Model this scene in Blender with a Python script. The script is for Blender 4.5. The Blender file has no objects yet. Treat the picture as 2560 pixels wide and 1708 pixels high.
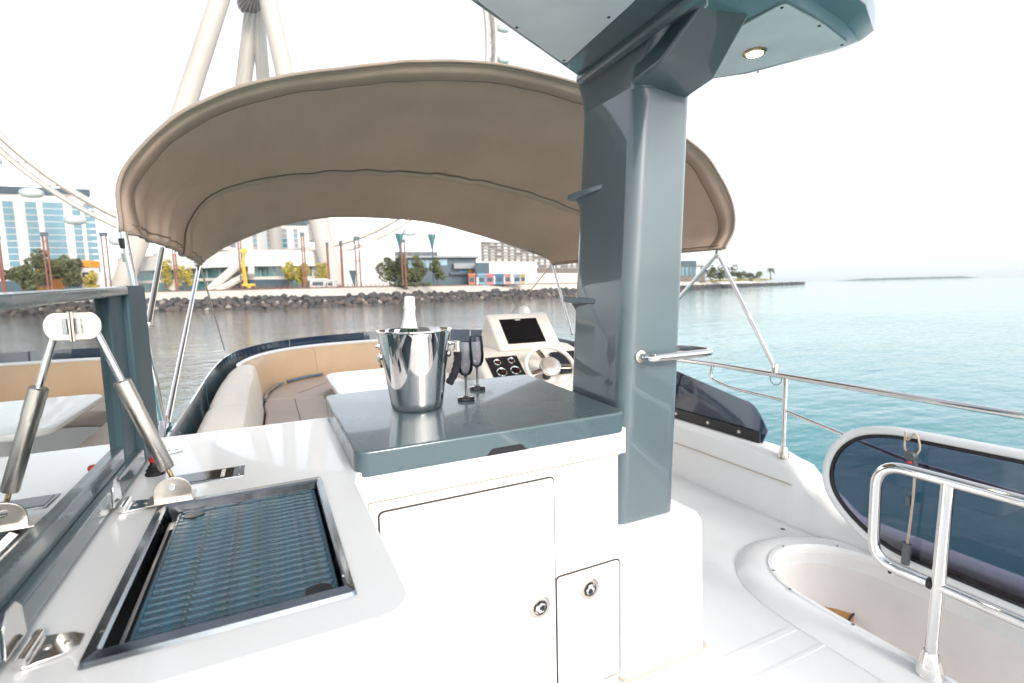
import bpy, bmesh, math, random
from mathutils import Vector, Matrix, noise
from math import sin, cos, pi, radians
random.seed(7)
scene = bpy.context.scene
COL = scene.collection
# ------------------------------------------------------------------ camera
FPX, CX, CY, EYE = 1280., 1280., 854., 1.29
YAW, PITCH, ROLL = radians(25.5), math.atan(134/1280.), math.atan(.024)
fwd = Vector((sin(YAW)*cos(PITCH), cos(YAW)*cos(PITCH), -sin(PITCH)))
r0 = Vector((cos(YAW), -sin(YAW), 0)); u0 = r0.cross(fwd)
rgt = r0*cos(ROLL)-u0*sin(ROLL); upv = u0*cos(ROLL)+r0*sin(ROLL)
CAM = Vector((0, 0, EYE))
cam = bpy.data.cameras.new('camera'); camo = bpy.data.objects.new('camera', cam); COL.objects.link(camo)
cam.sensor_width = 36; cam.lens = 36*FPX/2560; cam.clip_start = .02; cam.clip_end = 20000
camo.matrix_world = Matrix(((rgt.x, upv.x, -fwd.x, CAM.x), (rgt.y, upv.y, -fwd.y, CAM.y), (rgt.z, upv.z, -fwd.z, CAM.z), (0, 0, 0, 1)))
cam.dof.use_dof = True; cam.dof.focus_distance = 1.45; cam.dof.aperture_fstop = 4.0
scene.camera = camo
# ------------------------------------------------------------------ light
SUN_AZ, SUN_EL = radians(172), radians(27)      # azimuth clockwise from +Y (the bow)
W = bpy.data.worlds.new('World'); scene.world = W; W.use_nodes = True
wn = W.node_tree; wn.nodes.clear()
sky = wn.nodes.new('ShaderNodeTexSky'); sky.sky_type = 'NISHITA'; sky.sun_disc = False
sky.sun_elevation = SUN_EL; sky.sun_rotation = SUN_AZ; sky.air_density = 1.0; sky.dust_density = .8; sky.ozone_density = 1.0
hs = wn.nodes.new('ShaderNodeHueSaturation'); hs.inputs['Saturation'].default_value = .28
bgn = wn.nodes.new('ShaderNodeBackground'); bgn.inputs['Strength'].default_value = .15
wo = wn.nodes.new('ShaderNodeOutputWorld')
wn.links.new(sky.outputs[0], hs.inputs['Color']); wn.links.new(hs.outputs[0], bgn.inputs['Color']); wn.links.new(bgn.outputs[0], wo.inputs[0])
sun = bpy.data.lights.new('sun', 'SUN'); sun.energy = 1.05; sun.angle = radians(14); sun.color = (1, .93, .84)
suno = bpy.data.objects.new('sun', sun); COL.objects.link(suno)
sd = Vector((sin(SUN_AZ)*cos(SUN_EL), cos(SUN_AZ)*cos(SUN_EL), sin(SUN_EL)))
suno.rotation_euler = sd.to_track_quat('Z', 'Y').to_euler()
vs = scene.view_settings; vs.view_transform = 'Standard'; vs.look = 'None'; vs.exposure = 1.38; vs.gamma = 1; vs.use_curve_mapping = False
scene.cycles.use_denoising = True; scene.cycles.max_bounces = 10; scene.cycles.transparent_max_bounces = 12
scene.cycles.caustics_reflective = False; scene.cycles.caustics_refractive = False; scene.cycles.sample_clamp_indirect = 6
# ------------------------------------------------------------------ photo pixels to points
def ray(x, y): return fwd+(x-CX)/FPX*rgt-(y-CY)/FPX*upv
def PZ(x, y, z): d = ray(x, y); return CAM+d*((z-EYE)/d.z)
def PX(x, y, v): d = ray(x, y); return CAM+d*(v/d.x)
def PY(x, y, v): d = ray(x, y); return CAM+d*(v/d.y)
def PD(x, y, v): return CAM+ray(x, y)*v
# ------------------------------------------------------------------ materials
MATS = {}
def mat(name, col, rough=.5, metal=0., var=.08, vscale=6., bump=0., bscale=40., coat=0., emit=None, stretch=None, spec=.5, coat_rough=.03, rvar=0., col2=None):
    if name in MATS: return MATS[name]
    m = bpy.data.materials.new(name); m.use_nodes = True; n = m.node_tree.nodes; L = m.node_tree.links
    b = n['Principled BSDF']; b.inputs['Roughness'].default_value = rough; b.inputs['Metallic'].default_value = metal
    b.inputs['Coat Weight'].default_value = coat; b.inputs['Coat Roughness'].default_value = coat_rough; b.inputs['Specular IOR Level'].default_value = spec
    tc = n.new('ShaderNodeTexCoord'); mp = n.new('ShaderNodeMapping'); L.new(tc.outputs['Object'], mp.inputs[0])
    if stretch: mp.inputs['Scale'].default_value = stretch
    nz = n.new('ShaderNodeTexNoise'); nz.inputs['Scale'].default_value = vscale; nz.inputs['Detail'].default_value = 5; L.new(mp.outputs[0], nz.inputs[0])
    rp = n.new('ShaderNodeValToRGB'); c = col; c2 = col2 or [min(1, k*(1+var)) for k in c]
    rp.color_ramp.elements[0].position = .3; rp.color_ramp.elements[1].position = .7
    rp.color_ramp.elements[0].color = (*[k*(1-var) for k in c], 1); rp.color_ramp.elements[1].color = (*c2, 1)
    L.new(nz.outputs[0], rp.inputs[0]); L.new(rp.outputs[0], b.inputs['Base Color'])
    if rvar:
        mr = n.new('ShaderNodeMapRange'); mr.inputs[1].default_value = .3; mr.inputs[2].default_value = .7
        mr.inputs[3].default_value = max(.01, rough-rvar); mr.inputs[4].default_value = rough+rvar
        L.new(nz.outputs[0], mr.inputs[0]); L.new(mr.outputs[0], b.inputs['Roughness'])
    if bump:
        n2 = n.new('ShaderNodeTexNoise'); n2.inputs['Scale'].default_value = bscale; n2.inputs['Detail'].default_value = 4; L.new(mp.outputs[0], n2.inputs[0])
        bp = n.new('ShaderNodeBump'); bp.inputs['Strength'].default_value = bump; bp.inputs['Distance'].default_value = .01
        L.new(n2.outputs[0], bp.inputs['Height']); L.new(bp.outputs[0], b.inputs['Normal'])
    if emit:
        b.inputs['Emission Color'].default_value = (*emit[0], 1); b.inputs['Emission Strength'].default_value = emit[1]
    MATS[name] = m; return m
def tinted(name, tint, rough=.0, ior=1.5):
    m = bpy.data.materials.new(name); m.use_nodes = True; n = m.node_tree.nodes; L = m.node_tree.links; n.clear()
    t = n.new('ShaderNodeBsdfTransparent'); g = n.new('ShaderNodeBsdfGlossy'); g.inputs['Roughness'].default_value = rough
    nz = n.new('ShaderNodeTexNoise'); nz.inputs['Scale'].default_value = 3; rp = n.new('ShaderNodeValToRGB')
    rp.color_ramp.elements[0].color = (*[k*.9 for k in tint], 1); rp.color_ramp.elements[1].color = (*[min(1, k*1.1) for k in tint], 1)
    L.new(nz.outputs[0], rp.inputs[0]); L.new(rp.outputs[0], t.inputs[0])
    f = n.new('ShaderNodeFresnel'); f.inputs[0].default_value = ior; mx = n.new('ShaderNodeMixShader'); o = n.new('ShaderNodeOutputMaterial')
    L.new(f.outputs[0], mx.inputs[0]); L.new(t.outputs[0], mx.inputs[1]); L.new(g.outputs[0], mx.inputs[2]); L.new(mx.outputs[0], o.inputs[0])
    MATS[name] = m; return m
GEL = mat('gelcoat_white', (.80, .80, .79), .22, var=.025, vscale=2.5, coat=.4, rvar=.04)
DECK = mat('deck_gelcoat', (.76, .77, .77), .42, var=.045, vscale=3.5, bump=.3, bscale=420, rvar=.1)
TEAL = mat('teal_paint', (.078, .116, .132), .28, var=.05, vscale=4, coat=.55, coat_rough=.04, rvar=.05)
TEALM = mat('teal_paint_mast', (.105, .140, .152), .30, var=.03, vscale=2, coat=1., coat_rough=.035, bump=.02, bscale=6)
PANEL = mat('panel_white', (.78, .80, .80), .35, var=.05, vscale=2, stretch=(4, 4, 1))
STEEL = mat('polished_steel', (.78, .76, .74), .06, 1., var=.03, vscale=8, rvar=.03)
BRUSH = mat('brushed_steel', (.66, .60, .54), .28, 1., var=.08, vscale=30, stretch=(1, 1, .2))
BUCKET = mat('bucket_steel', (.80, .76, .73), .08, 1., var=.04, vscale=5, rvar=.05)
MIRROR = mat('polished_lid_panel', (.70, .72, .71), .015, 1., var=.03, vscale=2.5)
BLACK = mat('black_plastic', (.012, .012, .014), .35, var=.1)
RUBBER = mat('black_rubber', (.01, .01, .012), .6, var=.1)
SCREEN = mat('screen_glass', (.004, .005, .007), .06, var=.1)
CREAM = mat('cream_vinyl', (.74, .67, .585), .45, var=.04, vscale=4, bump=.2, bscale=120)
TAN = mat('tan_vinyl', (.60, .41, .25), .5, var=.05, vscale=4, bump=.2, bscale=120)
SEAT = mat('seat_vinyl', (.46, .385, .33), .5, var=.06, vscale=4, bump=.2, bscale=120)
HELM = mat('helm_cream', (.77, .71, .64), .35, var=.03, coat=.2)
CANVAS = mat('canopy_canvas', (.60, .445, .345), .85, var=.09, vscale=2.2, bump=.7, bscale=13, stretch=(1., .45, 1.))
_n = CANVAS.node_tree.nodes; _l = CANVAS.node_tree.links; _t = _n.new('ShaderNodeBsdfTranslucent'); _t.inputs[0].default_value = (.50, .33, .22, 1); _m = _n.new('ShaderNodeMixShader'); _m.inputs[0].default_value = .2
_o = [k for k in _n if k.type == 'OUTPUT_MATERIAL'][0]; _l.new(_n['Principled BSDF'].outputs[0], _m.inputs[1]); _l.new(_t.outputs[0], _m.inputs[2]); _l.new(_m.outputs[0], _o.inputs[0])
CANVASD = mat('canopy_seam', (.22, .17, .135), .85, var=.1, vscale=9)
GRATE = mat('grate_enamel', (.014, .058, .088), .34, spec=.5, var=.5, vscale=45, bump=.25, bscale=300, rvar=.12)
PAN = mat('pan_dark', (.006, .008, .01), .5, var=.2)
GFRAME = mat('grill_frame_steel', (.22, .24, .26), .18, 1., var=.15, vscale=25, rvar=.06)
FOIL = mat('white_foil', (.82, .81, .79), .5, var=.03, bump=.5, bscale=60)
BOTTLE = mat('green_glass_bottle', (.01, .03, .015), .05, var=.1, coat=1)
SMOKE = tinted('smoke_acrylic', (.78, .78, .82))
TINT = tinted('guard_acrylic', (.44, .45, .53))
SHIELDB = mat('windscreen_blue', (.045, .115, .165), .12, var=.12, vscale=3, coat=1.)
SHIELD = mat('windscreen_acrylic', (.018, .040, .075), .12, var=.15, vscale=3, coat=1.)
TEAK = mat('teak', (.50, .25, .07), .45, var=.2, vscale=6, stretch=(1, 12, 1))
CAULK = mat('caulk', (.02, .02, .02), .6)
ROPE = mat('cord', (.55, .44, .34), .8, var=.1, vscale=80)
RED = mat('red_plastic', (.55, .02, .03), .4)
GREYP = mat('grey_plastic', (.10, .12, .13), .45)
GASKET = mat('gasket', (.008, .008, .01), .45)
PAINTW = mat('white_print', (.75, .75, .72), .5)
LIGHTW = mat('frame_white', (.80, .81, .81), .25, coat=.3, var=.02)
# ------------------------------------------------------------------ mesh builder
ORG = {}
def catmull(P, n=8, closed=False):
    P = [Vector(p) for p in P]; out = []; N = len(P)
    for i in range(N if closed else N-1):
        if closed: a, b, c, d = P[i-1], P[i], P[(i+1) % N], P[(i+2) % N]
        else: b, c = P[i], P[i+1]; a = P[i-1] if i else b*2-c; d = P[i+2] if i+2 < N else c*2-b
        for k in range(n):
            t = k/n; out.append(.5*((2*b)+(c-a)*t+(2*a-5*b+4*c-d)*t*t+(3*b-a-3*c+d)*t**3))
    if not closed: out.append(P[-1].copy())
    return out
def fillet(P, r, n=6):
    P = [Vector(p) for p in P]; out = [P[0]]
    for i in range(1, len(P)-1):
        a, b, c = P[i-1], P[i], P[i+1]; u = (a-b); v = (c-b); k = min(r, u.length*.49, v.length*.49)
        s = b+u.normalized()*k; e = b+v.normalized()*k
        for j in range(n+1): t = j/n; out.append(s*(1-t)**2+b*2*t*(1-t)+e*t*t)
    return out+[P[-1]]
class MB:
    def __init__(s): s.v = []; s.f = []
    def add(s, V, F): o = len(s.v); s.v += [Vector(p) for p in V]; s.f += [tuple(i+o for i in f) for f in F]; return s
    def box(s, a, b):
        x0, y0, z0 = [min(a[i], b[i]) for i in range(3)]; x1, y1, z1 = [max(a[i], b[i]) for i in range(3)]
        return s.add([(x0, y0, z0), (x1, y0, z0), (x1, y1, z0), (x0, y1, z0), (x0, y0, z1), (x1, y0, z1), (x1, y1, z1), (x0, y1, z1)],
                     [(3, 2, 1, 0), (4, 5, 6, 7), (0, 1, 5, 4), (1, 2, 6, 5), (2, 3, 7, 6), (3, 0, 4, 7)])
    def obox(s, o, ex, ey, ez):
        o, ex, ey, ez = Vector(o), Vector(ex), Vector(ey), Vector(ez)
        return s.add([o, o+ex, o+ex+ey, o+ey, o+ez, o+ex+ez, o+ex+ey+ez, o+ey+ez], [(3, 2, 1, 0), (4, 5, 6, 7), (0, 1, 5, 4), (1, 2, 6, 5), (2, 3, 7, 6), (3, 0, 4, 7)])
    def loft(s, rings, cap=True, closed=True):
        n = len(rings[0]); o = len(s.v)
        for r in rings: s.v += [Vector(p) for p in r]
        for i in range(len(rings)-1):
            for j in range(n if closed else n-1):
                k = (j+1) % n; s.f.append((o+i*n+j, o+i*n+k, o+(i+1)*n+k, o+(i+1)*n+j))
        if cap and closed: s.f.append(tuple(o+j for j in reversed(range(n)))); s.f.append(tuple(o+(len(rings)-1)*n+j for j in range(n)))
        return s
    def tube(s, P, r, n=10, closed=False):
        P = [Vector(p) for p in P]; N = len(P); rings = []; t0 = None; nv = None
        for i in range(N):
            a = P[i-1] if (i or closed) else P[0]; b = P[(i+1) % N] if (i < N-1 or closed) else P[-1]
            t = (b-a).normalized()
            if nv is None: nv = t.orthogonal().normalized()
            else: nv = (nv-t*nv.dot(t)).normalized()
            w = t.cross(nv); rr = r[i] if isinstance(r, (list, tuple)) else r
            rings.append([P[i]+(nv*cos(2*pi*k/n)+w*sin(2*pi*k/n))*rr for k in range(n)])
        if closed: rings.append(rings[0]); return s.loft(rings, cap=False)
        return s.loft(rings)
    def lathe(s, prof, c, n=32, ax=None, sx=1.):
        c = Vector(c); q = Vector((0, 0, 1)).rotation_difference(Vector(ax).normalized()) if ax else None; rings = []
        for r, z in prof:
            R = []
            for k in range(n):
                p = Vector((r*cos(2*pi*k/n)*sx, r*sin(2*pi*k/n), z)); R.append(c+(q @ p if q else p))
            rings.append(R)
        return s.loft(rings)
    def prism(s, poly, z0, z1): return s.loft([[(p[0], p[1], z0) for p in poly], [(p[0], p[1], z1) for p in poly]])
    def prismx(s, poly, x0, x1): return s.loft([[(x0, p[0], p[1]) for p in poly], [(x1, p[0], p[1]) for p in poly]])
    def strip(s, A, B): return s.loft([A, B], cap=False, closed=False)
    def mesh(s, name, org, smooth, recalc=True):
        me = bpy.data.meshes.new(name); o = Vector(org)
        me.from_pydata([tuple(p-o) for p in s.v], [], s.f); me.validate()
        if recalc:
            bm = bmesh.new(); bm.from_mesh(me); bmesh.ops.recalc_face_normals(bm, faces=bm.faces); bm.to_mesh(me); bm.free()
        if smooth:
            me.polygons.foreach_set('use_smooth', [True]*len(me.polygons)); me.set_sharp_from_angle(angle=radians(smooth if smooth is not True else 38))
        return me
    def build(s, name, m, parent=None, smooth=True, bevel=0, seg=3, org=None, solid=0, recalc=True):
        if parent is not None: og = ORG[parent.name]
        else:
            xs = [p.x for p in s.v]; ys = [p.y for p in s.v]; zs = [p.z for p in s.v]
            og = Vector(org) if org else Vector(((min(xs)+max(xs))/2, (min(ys)+max(ys))/2, min(zs)))
        o = bpy.data.objects.new(name, s.mesh(name, og, smooth, recalc)); COL.objects.link(o); o.data.materials.append(m)
        if parent is not None: o.parent = parent
        else: o.location = og
        ORG[o.name] = og
        if solid: q = o.modifiers.new('s', 'SOLIDIFY'); q.thickness = solid; q.offset = 0
        if bevel:
            q = o.modifiers.new('b', 'BEVEL'); q.width = bevel; q.segments = seg; q.limit_method = 'ANGLE'; q.angle_limit = radians(35); q.harden_normals = False
        return o
def tag(o, label, cat=None, group=None, kind=None):
    if label: o['label'] = label
    if cat: o['category'] = cat
    if group: o['group'] = group
    if kind: o['kind'] = kind
    return o
def thing(name, loc, label, cat, group=None):
    o = bpy.data.objects.new(name, None); COL.objects.link(o); o.location = loc; o.empty_display_size = .05; ORG[o.name] = Vector(loc); return tag(o, label, cat, group)
def struct(o): o['kind'] = 'structure'; return o
def piece(name, me, parent, loc, rz=0, sc=1):
    o = bpy.data.objects.new(name, me); COL.objects.link(o); o.parent = parent; o.location = Vector(loc)-ORG[parent.name]
    if rz: o.rotation_euler = (0, 0, rz)
    if sc != 1: o.scale = sc if isinstance(sc, (tuple, list)) else (sc,)*3
    ORG[o.name] = Vector(loc); return o
def cut(o, cutter):
    """carve a hole: boolean applied at once, the cutter does not stay"""
    c = cutter.build('cutter', GEL, None, smooth=False)
    q = o.modifiers.new('c', 'BOOLEAN'); q.operation = 'DIFFERENCE'; q.object = c; q.solver = 'EXACT'
    while o.modifiers[0] != q: o.modifiers.move(o.modifiers.find('c'), 0)
    bpy.context.view_layer.update(); dg = bpy.context.evaluated_depsgraph_get()
    vis = [(k, k.show_viewport, k.show_render) for k in o.modifiers if k != q]
    for k in vis: k[0].show_viewport = False
    bpy.context.view_layer.update(); dg = bpy.context.evaluated_depsgraph_get()
    me = bpy.data.meshes.new_from_object(o.evaluated_get(dg)); o.modifiers.remove(q); o.data = me
    for k in vis: k[0].show_viewport = k[1]
    bpy.data.objects.remove(c); me.polygons.foreach_set('use_smooth', [True]*len(me.polygons)); me.set_sharp_from_angle(angle=radians(30)); return o
def rrect(x0, y0, x1, y1, r, n=6):
    out = []
    for cx, cy, a in ((x1-r, y0+r, -90), (x1-r, y1-r, 0), (x0+r, y1-r, 90), (x0+r, y0+r, 180)):
        for k in range(n+1): t = radians(a+90*k/n); out.append((cx+r*cos(t), cy+r*sin(t)))
    return out
def text(name, body, size, m, parent, M, extr=.0006):
    c = bpy.data.curves.new(name, 'FONT'); c.body = body; c.size = size; c.align_x = 'CENTER'; c.align_y = 'CENTER'; c.extrude = extr
    t = bpy.data.objects.new(name, c); COL.objects.link(t); bpy.context.view_layer.update()
    me = bpy.data.meshes.new_from_object(t.evaluated_get(bpy.context.evaluated_depsgraph_get())); bpy.data.objects.remove(t)
    me.transform(M); me.transform(Matrix.Translation(-ORG[parent.name])); o = bpy.data.objects.new(name, me); COL.objects.link(o); me.materials.append(m); o.parent = parent; ORG[o.name] = ORG[parent.name]; return o
WATER_Z = -3.3
# ================================================================== sea
def water_mat():
    m = bpy.data.materials.new('sea_water'); m.use_nodes = True; n = m.node_tree.nodes; L = m.node_tree.links; b = n['Principled BSDF']
    b.inputs['Roughness'].default_value = .04; b.inputs['IOR'].default_value = 1.36; b.inputs['Specular IOR Level'].default_value = .5
    tc = n.new('ShaderNodeTexCoord')
    def nz(sc, det, stx, rot=0.5):
        mp = n.new('ShaderNodeMapping'); mp.inputs['Scale'].default_value = stx; mp.inputs['Rotation'].default_value = (0, 0, rot); L.new(tc.outputs['Object'], mp.inputs[0])
        k = n.new('ShaderNodeTexNoise'); k.inputs['Scale'].default_value = sc; k.inputs['Detail'].default_value = det; k.inputs['Roughness'].default_value = .55; L.new(mp.outputs[0], k.inputs[0]); return k
    big = nz(.02, 3, (1, 1, 1)); rp = n.new('ShaderNodeValToRGB'); rp.color_ramp.elements[0].position = .35; rp.color_ramp.elements[1].position = .65
    rp.color_ramp.elements[0].color = (.0003, .175, .188, 1); rp.color_ramp.elements[1].color = (.001, .205, .218, 1); L.new(big.outputs[0], rp.inputs[0])
    # turquoise open sea; the tan towards the bank paints in the shore's reflection
    sx = n.new('ShaderNodeSeparateXYZ'); L.new(tc.outputs['Object'], sx.inputs[0]); sb_ = n.new('ShaderNodeMath'); sb_.operation = 'SUBTRACT'; L.new(sx.outputs[1], sb_.inputs[0]); L.new(sx.outputs[0], sb_.inputs[1])
    sm_ = n.new('ShaderNodeMapRange'); sm_.interpolation_type = 'SMOOTHSTEP'; sm_.inputs[1].default_value = 0; sm_.inputs[2].default_value = 45; L.new(sb_.outputs[0], sm_.inputs[0])
    mx_ = n.new('ShaderNodeMix'); mx_.data_type = 'RGBA'; L.new(sm_.outputs[0], mx_.inputs[0]); L.new(rp.outputs[0], mx_.inputs[6]); mx_.inputs[7].default_value = (.10, .098, .078, 1); L.new(mx_.outputs[2], b.inputs['Base Color'])
    w1 = nz(.55, 3, (.45, 1, 1), .2); w2 = nz(2.2, 3, (.6, 1, 1), -.1); w3 = nz(.035, 4, (.4, 1, 1), .5)
    a = n.new('ShaderNodeMath'); a.operation = 'MULTIPLY_ADD'; a.inputs[1].default_value = .30; L.new(w2.outputs[0], a.inputs[0]); L.new(w1.outputs[0], a.inputs[2])
    # calmer and livelier patches
    mr = n.new('ShaderNodeMapRange'); mr.inputs[1].default_value = .35; mr.inputs[2].default_value = .65; mr.inputs[3].default_value = .08; mr.inputs[4].default_value = .45; L.new(w3.outputs[0], mr.inputs[0])
    bp = n.new('ShaderNodeBump'); bp.inputs['Distance'].default_value = .55; L.new(mr.outputs[0], bp.inputs['Strength']); L.new(a.outputs[0], bp.inputs['Height']); L.new(bp.outputs[0], b.inputs['Normal'])
    return m
o = MB().add([(-9000, -9000, WATER_Z), (9000, -9000, WATER_Z), (9000, 15000, WATER_Z), (-9000, 15000, WATER_Z)], [(0, 1, 2, 3)]).build('sea', water_mat(), smooth=False, org=(0, 0, WATER_Z)); struct(o)
# ================================================================== yacht: deck, coaming, hull
# the deck plane of the flybridge, with the stair opening cut out
STX0, STX1, STY = 1.86, 2.405, 1.53
def stair_outline(d=0., y0=-1.6, n=14):
    out = [(STX0-d, y0)]
    cx = (STX0+STX1)/2; a = (STX1-STX0)/2+d; b = .36+d
    for k in range(n+1):
        t = pi-pi*k/n; out.append((cx+a*cos(t), STY-.36+b*sin(t)**.8 if sin(t) > 0 else STY-.36))
    out.append((STX1+d, y0)); return out
deck = MB().prism([(-.38, -2.6), (2.5, -2.6), (2.5, 4.6), (2.2, 5.5), (1.6, 6.0), (.5, 6.0), (-.1, 5.5), (-.38, 4.6)], -.06, 0).build('deck', DECK, smooth=30); struct(deck)
cut(deck, MB().prism(stair_outline(), -.3, .3))
# raised lip round the stair opening with its metal trim
lo = stair_outline(.115); li = stair_outline(.0)
def ringloft(stations): 
    m = MB(); m.loft([[s[i] for s in stations] for i in range(len(stations[0]))], cap=True); return m
S4 = [[(p[0], p[1], .0015) for p in stair_outline(.15)], [(p[0], p[1], .02) for p in stair_outline(.125)], [(p[0], p[1], .032) for p in stair_outline(.09)], [(p[0], p[1], .035) for p in stair_outline(.05)], [(p[0], p[1], .033) for p in stair_outline(.004)], [(p[0], p[1], -.055) for p in stair_outline(.002)]]
lip = ringloft(S4).build('stair_surround', GEL, deck, smooth=50)
tr = ringloft([[(p[0], p[1], .034) for p in stair_outline(.022)], [(p[0], p[1], .041) for p in stair_outline(.019)], [(p[0], p[1], .041) for p in stair_outline(.003)], [(p[0], p[1], .02) for p in stair_outline(-.001)]])
trim = tr.build('trim_strip', LIGHTW, deck, smooth=40)
so = stair_outline(.011)
scr = MB().lathe([(0.0001, .0), (.006, 0), (.005, .002), (.0001, .003)], (0, 0, 0), 8).mesh('screw', (0, 0, 0), True); scr.materials.append(GREYP)
for y in (1.3, 1.05, .8, .55): piece('screw', scr, deck, (STX0-.011, y, .0415))
for k in (4, 8, 12): piece('screw', scr, deck, (so[k][0], so[k][1], .0415))
# deck joint lines (moulded waterway by the plinth)
MB().box((1.34, 1.16, .0), (1.70, 1.185, .0025)).build('moulded_rib', DECK, deck, bevel=.003)
MB().box((1.32, 1.06, .0), (1.72, 1.075, .002)).build('moulded_rib', DECK, deck, bevel=.003)
MB().lathe([(.0001, .001), (.012, .001), (.010, .003), (.0001, .003)], (2.36, 1.71, 0), 12).build('drain', GREYP, deck)
# stairwell walls going down to the cockpit
wl = stair_outline(.0); mw = MB().loft([[(p[0], p[1], -.05) for p in wl], [(p[0], p[1], -1.7) for p in wl]], cap=False, closed=False)
mw.build('stairwell_wall', mat('stairwell_gelcoat', (.78, .74, .71), .35, var=.03), deck, smooth=40, solid=.01)
MB().box((1.7, -1.6, -1.76), (2.6, 1.6, -1.7)).build('cockpit_sole', mat('sole', (.5, .48, .45), .5), deck)
st = thing('stair_tread', (2.2, 1.2, -.26), 'teak stair tread with dark caulked edge, down inside the stair opening', 'stair tread')
tp = [(q_.x, q_.y) for q_ in (PZ(x, y, -.26) for x, y in ((1990, 1478), (2048, 1486), (2100, 1494), (2152, 1516), (2128, 1542), (2090, 1600), (1990, 1600)))]
MB().prism(tp, -.30, -.262).build('tread_board', TEAK, st, bevel=.004)
MB().tube([(p[0]*.995+.01, p[1], -.26) for p in tp], .005, 6, closed=True).build('caulk_line', CAULK, st)
MB().tube([PZ(2080, 1498, -.2605), PZ(2112, 1518, -.2605), PZ(2140, 1516, -.2605)], .004, 6).build('caulk_line', CAULK, st)
# coaming both sides: stations along the rim
def rim_path(off=0., y_end=-2.6, z=0, port=1.):
    base = [(-.30, y_end), (-.30, 1.0), (-.30, 2.6), (-.30, 3.9), (-.22, 4.75), (.02, 5.42), (.5, 5.86), (1.07, 6.0)]
    pts = base+[(2.14-x, y) for x, y in reversed(base[:-1])]
    P = catmull([(x, y, 0) for x, y in pts], 8)
    if off:
        Q = []
        for i, p in enumerate(P):
            t = (P[min(i+1, len(P)-1)]-P[max(i-1, 0)]).normalized(); Q.append(p+Vector((-t.y, t.x, 0))*off*(port if p.x < .3 else 1 if p.x > 1.2 else port+(1-port)*(p.x-.3)/.9))
        P = Q
    return P
inner = rim_path(.0); outer = rim_path(.2, port=.35); mid1 = rim_path(.03, port=.6); mid2 = rim_path(.13, port=.4); low = rim_path(.26, port=.35)
def zt(p):
    if p.x > 1.5:
        y = p.y
        for a, za, b, zb in ((1.95, .37, 9, .37), (1.75, .33, 1.95, .37), (1.6, .22, 1.75, .33), (1.45, .135, 1.6, .22), (-9, .13, 1.45, .135)):
            if a <= y <= b: t = (y-a)/(b-a); t = t*t*(3-2*t); return za+(zb-za)*t
    return .37
def dens(P):   # finer stations along starboard so the step-down is smooth
    out = []
    for a, b in zip(P, P[1:]):
        k = 6
        for i in range(k): out.append(a.lerp(b, i/k))
    return out+[P[-1]]
inner, outer, mid1, mid2, low = map(dens, (inner, outer, mid1, mid2, low))
rings = []
for i in range(len(inner)):
    h = zt(inner[i])
    rings.append([(inner[i].x, inner[i].y, -.3), (inner[i].x, inner[i].y, h-.035), (inner[i].x*.5+mid1[i].x*.5, inner[i].y*.5+mid1[i].y*.5, h-.008), (mid1[i].x, mid1[i].y, h), (mid2[i].x, mid2[i].y, h-.004),
                  (mid2[i].x*.4+outer[i].x*.6, mid2[i].y*.4+outer[i].y*.6, h-.02), (outer[i].x, outer[i].y, h-.08), (low[i].x, low[i].y, -.7)])
o = MB().loft(rings, cap=False, closed=False).build('coaming', GEL, smooth=50, org=(1.07, 2, 0), recalc=False)
tag(o, 'white moulded coaming wall round the edge of the upper deck', 'coaming')
cl = [(p.x-.004, p.y, .22) for p in inner if p.x > 1.5 and 1.72 < p.y < 3.4]
MB().tube(cl, .003, 5).build('joint_line', mat('sealant', (.45, .36, .28), .6), o)
MB().box((2.432, -1.5, .04), (2.4385, 1.12, .112)).build('shadow_strip', mat('aubergine_shade', (.05, .03, .05), .35), o, bevel=.001)  # dark strip added as painted shade on the white inner face
# superstructure below
hp = rim_path(.26, port=.35)
o = MB().loft([[(p.x, p.y, -.68) for p in hp], [(1.07+(p.x-1.07)*1.12, p.y*1.08, -1.6) for p in hp], [(1.07+(p.x-1.07)*1.3, p.y*1.25, -2.4) for p in hp], [(1.07+(p.x-1.07)*1.15, p.y*1.3, WATER_Z-.4) for p in hp]], cap=False).build('yacht_hull', GEL, smooth=50)
tag(o, 'white hull and cabin sides of the yacht below the upper deck', 'yacht hull')
# ================================================================== windscreen (tinted acrylic strip in panes)
ws = thing('windscreen', (1.07, 5.9, .37), 'low dark tinted windscreen strip curving round the sofa and helm', 'windscreen')
wp = dens(rim_path(.07, port=.45)); N = len(wp)
def arclen(P):
    s = [0.]
    for a, b in zip(P, P[1:]): s.append(s[-1]+(b-a).length)
    return s
def wtop(p):
    if p.x > 1.3:       # starboard run drops in a curve to its aft end
        y = p.y
        if y < 1.93: return .36
        if y < 2.12: t = (y-1.93)/.19; return .36+.22*math.sin(t*pi/2)
        if y < 3.2: return .58+.16*min(1, (y-2.12)/.9)
        return .74+.08*min(1, (y-3.2)/1.5)
    return .79+.03*max(0, min(1, (p.y-3.4)/1.5))
use = [p for p in wp if (p.x < .6 and p.y > 1.9) or (p.x >= .6 and (p.x < 1.5 or p.y > 1.93))]
cuts = [0, .16, .30, .40, .62, .74, .86, 1.0]; sl = arclen(use); T = sl[-1]
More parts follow.
